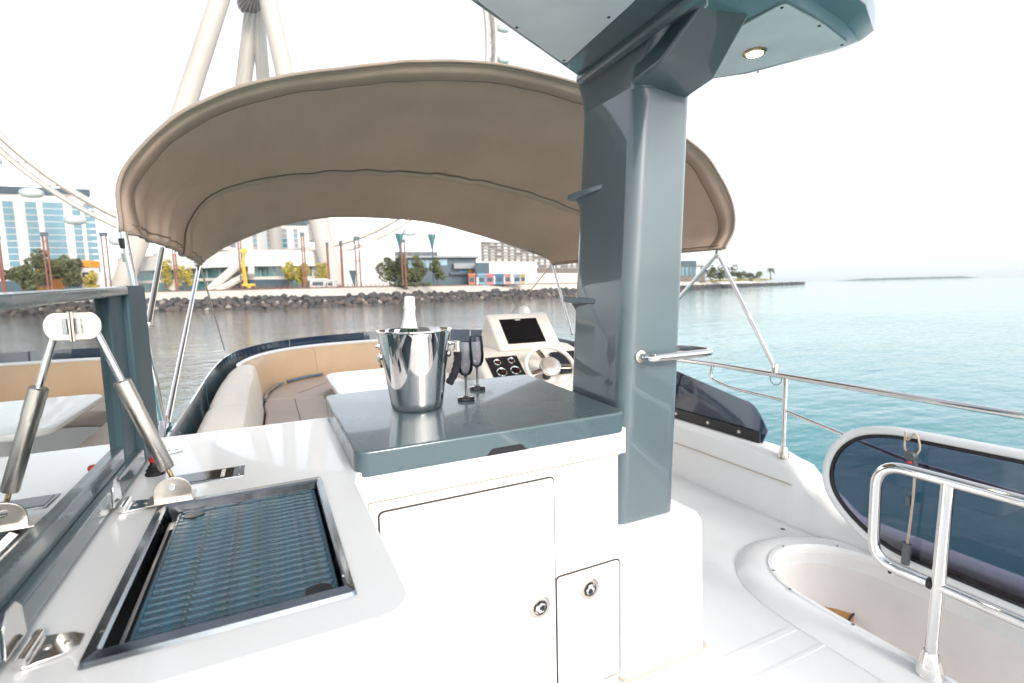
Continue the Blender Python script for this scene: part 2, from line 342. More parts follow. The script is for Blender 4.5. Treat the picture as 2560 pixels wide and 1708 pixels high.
for a, b in zip(cuts, cuts[1:]):
    seg = [p for p, s in zip(use, sl) if a*T-.001 <= s <= b*T-.006]
    if len(seg) < 2: continue
    m = MB(); rings = []
    for i, p in enumerate(seg):
        t = (seg[min(i+1, len(seg)-1)]-seg[max(i-1, 0)]).normalized(); nrm = Vector((-t.y, t.x, 0)); h = wtop(p); lean = nrm*(.015 if p.x < 1 else .05)
        rings.append([Vector((p.x, p.y, .355)), Vector((p.x, p.y, h))+lean, Vector((p.x, p.y, h))+lean+nrm*.008, Vector((p.x, p.y, .355))+nrm*.008])
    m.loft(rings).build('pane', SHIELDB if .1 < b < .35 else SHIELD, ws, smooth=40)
# dark foot rail with bolts on the starboard run
fr = [p for p in dens(rim_path(.055)) if p.x > 1.5 and 1.97 < p.y < 3.6]
MB().loft([[(p.x-.004, p.y, .372), (p.x-.004, p.y, .435), (p.x+.012, p.y, .435), (p.x+.012, p.y, .372)] for p in fr]).build('foot_rail', BLACK, ws, bevel=.002)
bolt = MB().lathe([(.0001, 0), (.011, 0), (.010, .004), (.004, .006), (.0001, .006)], (0, 0, 0), 14, ax=(-1, 0, 0)).mesh('bolt', (0, 0, 0), True); bolt.materials.append(BRUSH)
for y in (2.1, 2.36, 2.62, 2.9):
    q = min(fr, key=lambda p: abs(p.y-y)); piece('bolt', bolt, ws, (q.x-.004, q.y, .405))
# ================================================================== sofa
sofa = thing('corner_sofa', (.2, 4.6, 0), 'curved cream and tan vinyl corner sofa wrapping round inside the tinted windscreen', 'sofa')
def spath(off):
    base = [(-.315, 1.96), (-.315, 2.9), (-.31, 3.8), (-.27, 4.5), (-.13, 5.08), (.13, 5.50), (.5, 5.72), (.95, 5.80), (1.45, 5.80)]
    P = catmull([(x, y, 0) for x, y in base], 10); Q = []
    for i, p in enumerate(P):
        t = (P[min(i+1, len(P)-1)]-P[max(i-1, 0)]).normalized(); Q.append(p+Vector((t.y, -t.x, 0))*off)
    return Q
sp0 = spath(0); SL = arclen(sp0); ST = SL[-1]
def back_ring(i):
    s = SL[i]/ST; w = .205 if s < .42 else .205-(.205-.10)*min(1, (s-.42)/.22)
    p = sp0[i]; t = (sp0[min(i+1, len(sp0)-1)]-sp0[max(i-1, 0)]).normalized(); nr = Vector((t.y, -t.x, 0))
    prof = [(0, .40), (0, .68), (.015, .715), (.05, .735), (w-.05, .735), (w-.015, .715), (w, .67), (w+.02, .55), (w+.035, .44), (w+.03, .405)]
    return [p+nr*a+Vector((0, 0, z)) for a, z in prof], nr, w
bc = [0, .20, .40, .52, .78, 1.]
for k, (a, b) in enumerate(zip(bc, bc[1:])):
    idx = [i for i in range(len(sp0)) if a*ST-.001 <= SL[i] <= b*ST+.06]
    R = [back_ring(i)[0] for i in idx]
    for e, q in ((0, 1), (-1, -2)):   # soft ends so the seam shows
        c = sum((Vector(p) for p in R[e]), Vector())/len(R[e]); R[e] = [Vector(p).lerp(c, .06) for p in R[e]]
    o = MB().loft(R).build('backrest', TAN if k >= 3 else CREAM, sofa, smooth=60, bevel=.006)
    if k == 0: o['label'] = 'cream end cushion of the backrest nearest the bar'
# white piping strip along the top of the front backs
idx = [i for i in range(len(sp0)) if SL[i] > .50*ST]
MB().tube([sp0[i]+back_ring(i)[1]*.045+Vector((0, 0, .742)) for i in idx], .017, 8).build('piping', LIGHTW, sofa)
# seat cushions, follow the same curve
def seat_ring(i, d0, d1, z0, z1):
    p = sp0[i]; _, nr, w = back_ring(i)
    return [p+nr*(w+d0)+Vector((0, 0, z0)), p+nr*(w+d0)+Vector((0, 0, z1)), p+nr*(w+d1-.03)+Vector((0, 0, z1)), p+nr*(w+d1)+Vector((0, 0, z1-.03)), p+nr*(w+d1)+Vector((0, 0, z0))]
def back_face(i): p = sp0[i]; _, nr, w = back_ring(i); return p+nr*(w+.045)
of = [back_face(i) for i in range(len(sp0)) if back_face(i).x < 1.44]
inn = [(1.42, 5.06), (.72, 4.98), (.50, 4.86), (.40, 4.66), (.385, 4.3), (.385, 1.97)]
inn = [(p.x, p.y) for p in fillet([(x, y, 0) for x, y in inn], .15, 5)]
ci = min(range(len(of)), key=lambda k: abs(of[k].y-4.62)); 
c1_ = [(p.x, p.y) for p in of[:ci]]+[(.384, of[ci-1].y), (.384, 1.97)]
c2_ = [(p.x, p.y) for p in of[ci:]]+[q_ for q_ in inn if q_[1] > of[ci].y-.02]
for c_ in (c1_, c2_):
    MB().prism(c_, .30, .43).build('seat_cushion', SEAT, sofa, smooth=40, bevel=.014)
    MB().prism(c_, 0, .297).build('base', GEL, sofa, smooth=40)
MB().tube([(.16, 2.0, .431), (.16, 4.5, .431)], .0035, 5).build('seam', CANVASD, sofa)
MB().tube([(.20, 4.72, .431), (.55, 5.25, .431), (1.40, 5.40, .431)], .0035, 5).build('seam', CANVASD, sofa)
# grab tube at the foot of the backrest
idx = [i for i in range(len(sp0)) if .50*ST < SL[i] < .80*ST]
h = len(idx)*55//100
for part in (idx[:h], idx[h+1:]):
    MB().tube([sp0[i]+back_ring(i)[1]*(back_ring(i)[2]+.05)+Vector((0, 0, .455)) for i in part], .013, 8).build('grab_tube', mat('blue_tube', (.05, .12, .18), .2, coat=1), sofa)
# ================================================================== table in front of the sofa
tb = thing('table', (.9, 4.0, 0), 'white oval edged table in front of the curved sofa', 'table')
MB().prism(rrect(.40, 3.42, 1.32, 4.55, .13, 8), .565, .61).build('table_top', GEL, tb, bevel=.014)
MB().lathe([(.17, 0), (.17, .012), (.05, .03), (.045, .3), (.045, .53), (.12, .565)], (.9, 4.0, 0), 24).build('pedestal', STEEL, tb)
# ================================================================== helm console
hc = thing('helm_console', (1.95, 3.9, 0), 'cream helm console with steering wheel, dark screen and round gauges', 'helm console')
MB().prismx([(3.50, 0), (3.44, .50), (3.42, .575), (3.66, .765), (3.80, .80), (4.45, .80), (4.5, .7), (4.5, 0)], 1.44, 2.36).build('console_body', HELM, hc, bevel=.025)
MB().prismx([(3.72, .775), (3.68, .80), (3.93, 1.065), (3.99, 1.07), (4.16, .79)], 1.655, 2.22).build('screen_housing', HELM, hc, bevel=.022)
nS = Vector((0, -.265, .25)).normalized(); eS = Vector((0, .25, .265)).normalized(); pS = Vector((1.70, 3.705, .80))+nS*.004
MB().obox(pS+eS*.01, (.43, 0, 0), eS*.315, nS*.014).build('bezel', mat('bezel', (.055, .045, .04), .35), hc, bevel=.008)
sc_ = MB().obox(pS+eS*.035+Vector((.04, 0, 0))+nS*.012, (.35, 0, 0), eS*.262, nS*.004).build('screen', SCREEN, hc)
MB().obox(pS+eS*.279+Vector((.185, 0, 0))+nS*.0165, (.05, 0, 0), eS*.009, nS*.0008).build('maker_mark', PAINTW, sc_)
sb = MB().lathe([(.0001, 0), (.007, 0), (.006, .003), (.0001, .003)], (0, 0, 0), 8, ax=nS).mesh('screw', (0, 0, 0), True); sb.materials.append(BRUSH)
for a in (.016, .414):
    for b in (.025, .31): piece('screw', sb, hc, pS+eS*b+Vector((a, 0, 0))+nS*.014)
# gauge panel
gS = Vector((0, .24, .19)).normalized(); gN = Vector((0, -.19, .24)).normalized(); pG = Vector((1.50, 3.445, .595))+gN*.003
MB().obox(pG+gS*.005, (.27, 0, 0), gS*.245, gN*.006).build('gauge_panel', BLACK, hc, bevel=.004)
for a in (.014, .256):
    for b in (.018, .237): piece('screw', sb, hc, pG+gS*b+Vector((a, 0, 0))+gN*.006)
for a, b, r in ((.078, .185, .031), (.2, .19, .031), (.078, .08, .043), (.195, .085, .043)):
    c = pG+gS*b+Vector((a, 0, 0))+gN*.006
    g = MB().lathe([(r-.012, 0), (r, 0), (r, .008), (r-.004, .013), (r-.009, .009), (r-.010, .002)], c, 24, ax=gN).build('gauge', STEEL, hc)
    MB().lathe([(.0001, .001), (r-.010, .001), (r-.010, .004), (.0001, .004)], c, 24, ax=gN).build('dial', SCREEN, g)
    MB().obox(c+gN*.0045, (r*.5, 0, 0), gS*.003, gN*.001).build('needle', RED, g)
# steering wheel
wC = Vector((1.885, 3.30, .70)); wA = Vector((-.12, -.62, .62)).normalized(); q = Vector((0, 0, 1)).rotation_difference(wA)
sw = MB().tube([wC+q @ Vector((.185*cos(t), .185*sin(t), 0)) for t in [2*pi*k/48 for k in range(48)]], .0165, 10, closed=True).build('steering_wheel', HELM, hc, smooth=60)
MB().lathe([(.0001, -.02), (.075, -.02), (.083, -.005), (.08, .012), (.066, .018), (.064, .012), (.062, .02), (.045, .027), (.0001, .029)], wC, 32, ax=wA).build('hub', mat('hub_satin', (.75, .68, .62), .22, .6), sw)
for t in (100, 190, 345):
    d = q @ Vector((cos(radians(t)), sin(radians(t)), 0)); e = q @ Vector((-sin(radians(t)), cos(radians(t)), 0))
    MB().obox(wC+d*.07-e*.02-wA*.006, d*.108, e*.04, wA*.008).build('spoke', BRUSH, sw, bevel=.003)
    MB().obox(wC+d*.085-e*.013+wA*.0022, d*.05, e*.008, wA*.003).build('spoke_slot', BLACK, sw)
MB().tube([wC-wA*.13, wC-wA*.015], .035, 14).build('column', BLACK, sw)
MB().prismx([(3.44, .60), (3.42, .62), (3.60, .762), (3.63, .745)], 2.06, 2.30).build('switch_panel', SCREEN, hc, bevel=.004)
for k in range(4): MB().lathe([(.0001, 0), (.008, 0), (.007, .006), (.0001, .007)], (2.09+.05*k, 3.47, .665), 8, ax=gN).build('switch', mat('switch_lit', (.6, .65, .7), .3), hc)
# compass dome on the screen housing
MB().lathe([(.05, 0), (.05, .02), (.045, .05), (.03, .075), (.0001, .083)], (2.05, 4.03, 1.05), 20).build('compass_dome', GEL, hc)
# ================================================================== wet bar
bar = thing('wet_bar', (.35, 1.45, 0), 'white moulded wet bar cabinet carrying the grill and the dark worktop', 'bar cabinet')
ct = [(-.40, .668)]+[(.160-.05+.05*cos(t), .668+.05+.05*sin(t)) for t in [radians(-90+90*k/8) for k in range(9)]]+[(.160, 1.20), (.172, 1.256), (.985, 1.256), (.985, 1.89), (-.40, 1.89)]
o = MB().prism(ct, .768, .85).build('counter', GEL, bar, bevel=.016, seg=4)
GX0, GX1, GY0, GY1 = -.232, .092, .735, 1.262
cut(o, MB().prism([(GX0+.012, GY0+.012), (GX1-.012, GY0+.012), (GX1-.012, GY1-.012), (GX0+.012, GY1-.012)], .80, .95))
# tub below the grill: tapers inward
def wring(x1, y0, z, r=.08):
    pts = rrect(-.40, y0, x1, 1.262, r, 6); return [(p[0], p[1], z) for p in pts]
tub = MB().loft([wring(.157, .671, .79, .05), wring(.156, .672, .70, .05), wring(.150, .68, .62, .06), wring(.120, .70, .52, .07), wring(.07, .74, .40, .08), wring(.04, .76, .02, .08)]).build('grill_tub', GEL, bar, smooth=60)
cut(tub, MB().prism([(GX0+.01, GY0+.01), (GX1-.01, GY0+.01), (GX1-.01, GY1-.01), (GX0+.01, GY1-.01)], .765, .95))
MB().box((-.39, 1.268, 0), (.965, 1.885, .766)).build('cabinet_body', GEL, bar, bevel=.004)
def panel(name, x0, x1, z0, z1):
    p = rrect(x0, z0, x1, z1, .012, 4); m = MB().loft([[(a, 1.262, b) for a, b in p], [(a, 1.2675, b) for a, b in p]]); m2 = MB().loft([[(a*1, 1.2655, b) for a, b in rrect(x0-.0042, z0-.0042, x1+.0042, z1+.0042, .015, 4)], [(a, 1.2678, b) for a, b in rrect(x0-.0042, z0-.0042, x1+.0042, z1+.0042, .015, 4)]])
    d = m.build(name, GEL, bar, bevel=.0015); m2.build('door_gap', mat('gap_shadow', (.06, .045, .035), .8), d); return d
d1 = panel('door', .222, .7265, .03, .733); d1['label'] = 'tall white cabinet door with a round flush latch'
d2 = panel('door', .7335, .963, .03, .418); d2['label'] = 'small white locker door beside the tall door'
def latch(d, x, z, ang):
    c = Vector((x, 1.262, z)); A = Vector((0, -1, 0))
    l = MB().lathe([(.029, -.002), (.034, 0), (.034, .0035), (.031, .005), (.023, .005), (.0215, .002), (.0001, .002)], c, 28, ax=A).build('latch', BRUSH, d)
    R = Matrix.Rotation(ang, 3, 'Y')
    prof = [(-.009, -.021), (.009, -.021), (.011, -.010), (.02, -.002), (.016, .014), (0, .019), (-.016, .014), (-.02, -.002), (-.011, -.010)]
    for k, y, m in ((1.0, -.0062, BLACK), (.80, -.0075, STEEL)):
        MB().loft([[c+R @ Vector((a*k, y, b*k)) for a, b in prof], [c+R @ Vector((a*k, -.002, b*k)) for a, b in prof]]).build('pull', m, l)
    MB().loft([[c+R @ Vector((a*.45, -.0085, b*.4+.006)) for a, b in prof], [c+R @ Vector((a*.45, -.0072, b*.4+.006)) for a, b in prof]]).build('keyhole', BLACK, l)
latch(d1, .672, .347, radians(100)); latch(d2, .848, .354, radians(180))
for x in (.765, .905):
    MB().tube([(x, 1.257, .03), (x+.04, 1.257, .03)], .005, 8).build('hinge', BRUSH, d2)
MB().box((.196, 1.2655, .0), (.199, 1.2675, .765)).build('joint_line', MATS['sealant'], bar)
MB().tube([(.2, 1.262, .7655), (.964, 1.262, .7655)], .0022, 6).build('joint_line', MATS['sealant'], bar)
# dark worktop slab
sl_ = [(p[0], p[1]) for p in rrect(.168, 1.250, .985, 1.925, .034, 7)]
slab = MB().prism(sl_, .846, .912).build('worktop', TEAL, bar, bevel=.014, seg=4)
for v_ in slab.data.vertices: v_.co.z += (v_.co.y+ORG[bar.name].y-1.58)*.032
cut(slab, MB().loft([[(.50, y, .82), (.53, y, .853), (.62, y, .853), (.65, y, .82)] for y in (1.2, 1.262)]))
MB().prismx([(1.2535, .836), (1.2535, .8525), (1.262, .8525), (1.262, .836)], .508, .642).build('notch_shade', RUBBER, slab)  # dark fill in the finger notch, standing in for its shadow
slab['label'] = 'dark teal gloss worktop slab with a finger notch'
# ================================================================== grill set into the counter
gr = thing('grill', ((GX0+GX1)/2, 1.0, .85), 'built-in electric grill with steel frame and dark slotted grate', 'grill')
fo = rrect(GX0, GY0, GX1, GY1, .006, 3); fi = rrect(GX0+.020, GY0+.020, GX1-.015, GY1-.034, .005, 3); fh = rrect(GX0+.023, GY0+.023, GX1-.018, GY1-.037, .005, 3)
def ring(*st): m = MB(); m.loft([[(p[0], p[1], z) for p in P] for P, z in st], cap=False); return m
ring((fo, .8505), (rrect(GX0+.002, GY0+.002, GX1-.002, GY1-.002, .006, 3), .857), (rrect(GX0+.016, GY0+.016, GX1-.011, GY1-.030, .006, 3), .861), (fi, .857), (fh, .825)).build('frame', GFRAME, gr, smooth=30)
MB().box((GX0+.021, GY0+.021, .803), (GX1-.016, GY1-.035, .808)).build('pan', PAN, gr)
ax0, ax1, ay0, ay1 = GX0+.046, GX1-.026, GY0+.034, GY1-.046
nr_ = 23; dy = (ay1-ay0)/nr_
me = MB().loft([[(x, -.0042, -.022), (x, -.0058, .0), (x, -.0042, .0025), (x, .0042, .0025), (x, .0058, .0), (x, .0042, -.022)] for x in (0, (ax1-ax0))]).mesh('ridge', (0, 0, 0), 50); me.materials.append(GRATE)
for k in range(nr_): piece('ridge', me, gr, (ax0, ay0+dy*(k+.5), .838))
wm = MB().box((-.010, 0, -.012), (.010, ay1-ay0, -.003)).mesh('web', (0, 0, 0), 30); wm.materials.append(GRATE)
for k in range(5): piece('grate_web', wm, gr, (ax0+(ax1-ax0)*(.06+.22*k), ay0, .8375))
MB().box((ax0-.006, ay0-.004, .822), (ax0, ay1+.004, .842)).build('grate_edge', GRATE, gr, bevel=.002)
MB().box((ax1, ay0-.004, .822), (ax1+.006, ay1+.004, .842)).build('grate_edge', GRATE, gr, bevel=.002)
MB().box((ax0, ay0-.01, .822), (ax1, ay0-.001, .842)).build('grate_edge', GRATE, gr, bevel=.002)
MB().box((ax0, ay1+.001, .822), (ax1, ay1+.01, .842)).build('grate_edge', GRATE, gr, bevel=.002)
for x, y in ((ax1-.022, ay0+.022), (ax0+.024, ay1-.018)):
    MB().lathe([(.0001, 0), (.017, 0), (.017, .0045), (.0001, .0045)], (x, y, .8385), 18, sx=1.1).build('lift_hole', PAN, gr)
for x, y in ((GX1-.012, GY0+.05), (GX1-.012, GY1-.05), (GX0+.013, GY0+.06)):
    MB().lathe([(.0001, 0), (.004, 0), (.003, .002), (.0001, .002)], (x, y, .8585), 8).build('screw', STEEL, gr)
# control plate with the maker's name
cp = thing('control_plate', (-.15, 1.415, .85), 'narrow dark control plate lettered KENYON in a steel frame behind the grill', 'control plate')
MB().prism([(-.225, 1.374), (-.076, 1.374), (-.076, 1.456), (-.225, 1.456)], .8495, .8525).build('plate', GFRAME, cp, bevel=.001)
MB().prism([(-.218, 1.383), (-.100, 1.383), (-.100, 1.447), (-.218, 1.447)], .8515, .8535).build('touch_panel', SCREEN, cp)
text('lettering', 'KENYON', .0135, PAINTW, cp, Matrix.Translation((-.122, 1.415, .8538)) @ Matrix.Rotation(radians(90), 4, 'Z'))
for y in (1.386, 1.444): MB().lathe([(.0001, 0), (.0035, 0), (.003, .0015), (.0001, .0015)], (-.088, y, .8525), 8).build('screw', STEEL, cp)
kn = thing('push_button', (-.276, 1.50, .85), 'small black ribbed push button with a red top beside the lid hinge', 'button')
MB().lathe([(.021, 0), (.022, .004), (.017, .010), (.020, .013), (.014, .018), (.015, .021), (.010, .026), (.009, .033), (.0001, .033)], (-.276, 1.50, .85), 20).build('boot', RUBBER, kn)
MB().lathe([(.0001, .0), (.010, .0), (.011, .006), (.008, .011), (.0001, .012)], (-.276, 1.50, .883), 16).build('cap', RED, kn)
# ================================================================== lid standing open
LX = -.312; LY0, LY1, LZ0, LZ1 = .30, 1.775, .862, 1.318
TEALR = mat('teal_satin', (.055, .095, .112), .5, var=.08, vscale=5, spec=.25)
lid = thing('bar_lid', (LX, 1.1, LZ0), 'open dark teal bar lid with a polished reflective inside, standing behind the grill', 'lid')
def lb(x0, x1, y0, y1, z0, z1, name, m, bev=0, top=True, low=False):   # a lid bar; upper edges follow the slightly raked top
    k = lambda y: (LZ1-.028+.033*(y-.6)/1.2)
    T = lambda y, z: z-LZ1+k(y) if top else z
    B_ = lambda y, z: z-LZ1+k(y) if low else z
    m_ = MB().add([(x0, y0, B_(y0, z0)), (x1, y0, B_(y0, z0)), (x1, y1, B_(y1, z0)), (x0, y1, B_(y1, z0)), (x0, y0, T(y0, z1)), (x1, y0, T(y0, z1)), (x1, y1, T(y1, z1)), (x0, y1, T(y1, z1))],
                     [(3, 2, 1, 0), (4, 5, 6, 7), (0, 1, 5, 4), (1, 2, 6, 5), (2, 3, 7, 6), (3, 0, 4, 7)]); return m_.build(name, m, lid, bevel=bev, smooth=bool(bev))
lb(LX-.040, LX-.030, LY0, LY1, LZ0, LZ1, 'lid_shell', TEAL, .003)
YP = 1.46
lb(LX-.028, LX-.0245, LY0+.05, YP, LZ0+.075, LZ1-.020, 'polished_panel', MIRROR)
lb(LX-.0295, LX+.004, 1.575, LY1, LZ0, LZ1, 'rim_bar', TEALR, .006)
lb(LX-.0295, LX-.010, YP-.004, 1.570, LZ0, LZ1-.016, 'rim_bar', TEALR, .004)
lb(LX-.0295, LX+.004, LY0, LY0+.045, LZ0, LZ1, 'rim_bar', TEALR, .006)
lb(LX-.0295, LX+.004, LY0+.046, 1.574, LZ0, LZ0+.040, 'rim_bar', TEAL, .006, top=False)
lb(LX-.0295, LX+.004, LY0+.046, 1.574, LZ1-.022, LZ1, 'rim_bar', TEAL, .004, low=True)
lb(LX-.0295, LX-.012, LY0+.046, YP-.006, LZ0+.041, LZ0+.078, 'inner_lip', TEAL, .003, top=False)
for y in (.80, 1.285, 1.70):
    hg = MB().tube([(LX+.018, y-.03, .858), (LX+.018, y+.03, .858)], .007, 10).build('hinge', STEEL, lid)
    MB().prism([(LX+.02, y-.032), (LX+.055, y-.024), (LX+.07, y-.012), (LX+.07, y+.012), (LX+.055, y+.024), (LX+.02, y+.032)], .8507, .8537).build('leaf', STEEL, hg, bevel=.0008)
    pr = [(y-.03, .864), (y+.03, .864), (y+.025, .905), (y+.01, .918), (y-.01, .918), (y-.025, .905)]
    MB().prismx(pr, LX+.0045, LX+.0075).build('leaf', STEEL, hg, bevel=.0008)
    for dx in (.035, .055):
        MB().lathe([(.0001, 0), (.005, 0), (.004, .0015), (.0001, .002)], (LX+dx, y, .8537), 10).build('screw', BRUSH, hg)
# gas strut from lid to counter
gs = thing('gas_strut', (-.21, 1.257, .86), 'satin steel gas strut propping the lid open, footed beside the grill', 'gas strut')
A = Vector((-.203, 1.262, .905)); B = Vector((LX+.008, 1.258, 1.222)); dv = (B-A)
MB().tube([A, A+dv*.09], .0045, 8).build('end_rod', mat('brass_rod', (.6, .42, .25), .25, 1), gs)
MB().lathe([(.0001, 0), (.0135, 0), (.0145, .004), (.0145, dv.length*.50), (.0001, dv.length*.50)], A+dv*.075, 20, ax=dv).build('barrel', BRUSH, gs)
MB().lathe([(.0155, 0), (.0155, .055), (.0125, .058), (.0001, .058)], A+dv*.515, 20, ax=dv).build('collar', BRUSH, gs)
MB().tube([A+dv*.55, B], .0065, 10).build('rod', STEEL, gs)
def bracket(c, nrm, up):
    c, nrm, up = Vector(c), Vector(nrm).normalized(), Vector(up).normalized(); sd_ = nrm.cross(up)
    P = [(cos(t)*.03, sin(t)*.024) for t in [2*pi*k/28 for k in range(28)]]
    return [c+sd_*a+up*b for a, b in P], [c+sd_*a+up*b+nrm*.004 for a, b in P]
dp = [(0, -.027)]+[(.022+.022*cos(t), .027*sin(t)) for t in [radians(-80+160*k/14) for k in range(15)]]+[(0, .027)]
MB().loft([[(LX-.024+a_, 1.246, 1.237+b_) for a_, b_ in dp], [(LX-.024+a_, 1.250, 1.237+b_) for a_, b_ in dp]]).build('lid_plate', BRUSH, gs, bevel=.001)
MB().box((LX-.0242, 1.236, 1.208), (LX-.020, 1.262, 1.266)).build('plate_flange', BRUSH, gs, bevel=.001)
MB().lathe([(.0001, 0), (.006, 0), (.005, .003), (.0001, .003)], (LX+.003, 1.246, 1.237), 12, ax=(0, -1, 0)).build('screw', STEEL, gs)
MB().tube([(LX-.014, 1.243, 1.222), (LX-.014, 1.243, 1.252)], .005, 8).build('clevis', STEEL, gs)
MB().prism([(-.250, 1.232), (-.165, 1.232), (-.165, 1.290), (-.250, 1.290)], .8617, .8645).build('foot_plate', BRUSH, gs, bevel=.001)
fp = [(-.034, 0), (.034, 0), (.034, .018)]+[(.034*cos(t), .018+.03*sin(t)) for t in [pi*k/12 for k in range(1, 12)]]+[(-.034, .018)]
MB().loft([[(-.203+a, 1.246, .8645+b) for a, b in fp], [(-.203+a, 1.250, .8645+b) for a, b in fp]]).build('foot_bracket', BRUSH, gs, bevel=.001)
MB().lathe([(.0001, 0), (.007, 0), (.006, .004), (.0001, .004)], (-.203, 1.246, .892), 12, ax=(0, -1, 0)).build('pivot_bolt', STEEL, gs)
# ================================================================== on the worktop
ZW = .912
bcen = PZ(1044, 1017, ZW); bx, by = bcen.x, bcen.y
bk = thing('ice_bucket', (bx, by, ZW), 'polished steel champagne bucket standing on the dark worktop', 'ice bucket')
RB, RT, HB = .082, .117, .250
prof = [(.0001, .001), (RB-.004, .001), (RB, .005)]+[(RB+(RT-RB)*t, .005+(HB-.005)*t) for t in [k/12 for k in range(1, 12)]]+[(RT-.001, HB-.004), (RT+.003, HB-.001), (RT+.003, HB+.003), (RT-.003, HB+.003), (RT-.006, HB-.002)]+[(RT-.007+(RB-RT)*t, HB-.01-(HB-.03)*t) for t in [k/8 for k in range(1, 9)]]+[(.0001, .016)]
MB().lathe(prof, (bx, by, ZW), 64).build('bucket_wall', BUCKET, bk, smooth=40)
vd = Vector((bx, by, 0)).normalized(); sdv = Vector((vd.y, -vd.x, 0))       # across the view
def bh(s):
    e = sdv*s; zz = ZW+.205; R = RB+(RT-RB)*.8
    lug = MB().lathe([(.012, -.003), (.013, .004), (.008, .008), (.0001, .008)], Vector((bx, by, zz))+e*R, 14, ax=e).build('lug', STEEL, bk)
    MB().tube([Vector((bx, by, zz))+e*(R+.004), Vector((bx, by, zz))+e*(R+(.030 if s > 0 else .012))], .0065, 10).build('pin', STEEL, lug)
    MB().lathe([(.012, -.003), (.013, .004), (.008, .008), (.0001, .008)], Vector((bx, by, zz-.034))+e*(R-.004), 14, ax=e).build('lug_plate', STEEL, lug)
bh(1); bh(-1)
e = sdv; c0 = Vector((bx, by, ZW+.205))+e*(RB+(RT-RB)*.8+.026)
MB().tube([c0+Vector((0, 0, .004)), c0+Vector((0, 0, -.03))], .012, 12).build('ferrule', BRUSH, bk)
hp_ = catmull([c0+Vector((0, 0, -.028)), c0+Vector((0, 0, -.06))-e*.001, c0+Vector((0, 0, -.10))-e*.012, c0+Vector((0, 0, -.135))-e*.032], 6)
MB().tube(hp_, [.013+.0012*((k*7) % 3-1) for k in range(len(hp_))], 10).build('wrapped_handle', mat('braided_cord', (.012, .012, .02), .45, var=.3, vscale=120, bump=1, bscale=200), bk)
c1 = Vector((bx, by, ZW+.180))-e*(RB+(RT-RB)*.7+.006)
MB().tube([c1, c1+Vector((0, 0, -.02))-e*.003, c1+Vector((0, 0, -.045))+e*.006], .004, 8).build('handle_loop', STEEL, bk)
# ice fill
ice = MB(); random.seed(3)
mi = MB().lathe([(.0001, 0), (.098, 0), (.1, .012), (.06, .02), (.0001, .022)], (bx, by, ZW+.175), 40).build('ice_fill', mat('ice', (.5, .52, .54), .15, var=.3, vscale=40, bump=1, bscale=60), bk)
# bottle leaning a little in the bucket
bt = thing('champagne_bottle', (bx-.01, by, ZW+.03), 'champagne bottle with plain white foil neck standing in the steel bucket', 'bottle')
WB = (Vector((bx, by, ZW))-CAM).dot(fwd)
tipb = PD(1024, 741, WB); botb = PD(1022, 900, WB)
axb = (tipb-botb).normalized(); base = tipb-axb*.315
MB().lathe([(.0001, 0), (.042, 0), (.045, .01), (.045, .15), (.04, .18), (.028, .21)], base, 28, ax=axb).build('glass_body', BOTTLE, bt)
MB().lathe([(.0285, .205), (.0245, .225), (.0205, .245), (.0185, .262), (.0182, .272), (.0195, .2735), (.0198, .281), (.018, .284), (.0178, .306), (.0165, .3125), (.012, .315), (.0001, .3155)], base, 28, ax=axb).build('foil', FOIL, bt)
# flutes of smoked acrylic
def flute(px, py, label):
    p = PZ(px, py, ZW); p.z = ZW+(p.y-1.58)*.032; f = thing('champagne_flute', tuple(p), label, 'champagne flute', 'smoked flutes on the worktop')
    a = [(.0001, .0), (.0305, .0), (.031, .002), (.031, .009), (.026, .011), (.007, .014), (.0045, .019), (.0042, .075), (.006, .081), (.0001, .082)]
    MB().lathe(a[:5]+[(.0001, .0115)], p, 8).build('foot', mat('smoke_foot', (.02, .02, .024), .08, coat=1), f, smooth=25)
    MB().lathe([(.012, .0112), (.007, .014), (.0045, .019), (.0042, .075), (.0065, .082), (.0001, .083)], p, 16).build('stem', mat('smoke_stem', (.06, .06, .065), .06, coat=1), f)
    o_ = [(.004, .082), (.017, .089), (.0255, .105), (.0275, .13), (.0265, .16), (.0235, .198)]
    i_ = [(r-.0013, z+.001) for r, z in reversed(o_[1:])]
    MB().lathe(o_+i_+[(.0001, .092)], p, 24).build('bowl', SMOKE, f)
flute(1166, 1001, 'nearer smoked champagne flute, in front of the other on the worktop')
flute(1194, 977, 'farther smoked champagne flute, behind the other on the worktop')
# ================================================================== radar mast with its platform
mast = thing('radar_mast', (1.12, 1.46, 0), 'thick grey teal mast pillar rising beside the worktop to a radar platform', 'mast')
def mring(x0, x1, y0, y1, z, r=.05):
    return [(p[0], p[1], z) for p in rrect(x0, y0, x1, y1, r, 7)]
R = []
for t in [k/10 for k in range(11)]:
    z = .49+t*1.53; R.append(mring(.985+.10*t, 1.246+.064*t, 1.31, 1.64, z, .046))
MB().loft(R).build('pillar', TEALM, mast, smooth=50)
MB().loft([mring(.968, 1.335, 1.246, 1.78, 0.003, .035), mring(.968, 1.325, 1.249, 1.78, .47, .035), mring(.975, 1.315, 1.262, 1.77, .495, .035), mring(.995, 1.29, 1.285, 1.75, .503, .03)]).build('plinth', GEL, mast, smooth=45)
MB().loft([mring(.965, 1.345, 1.238, 1.79, .001, .035), mring(.965, 1.345, 1.238, 1.79, .006, .035)]).build('plinth_seam', mat('seam_warm', (.6, .5, .42), .6), mast)
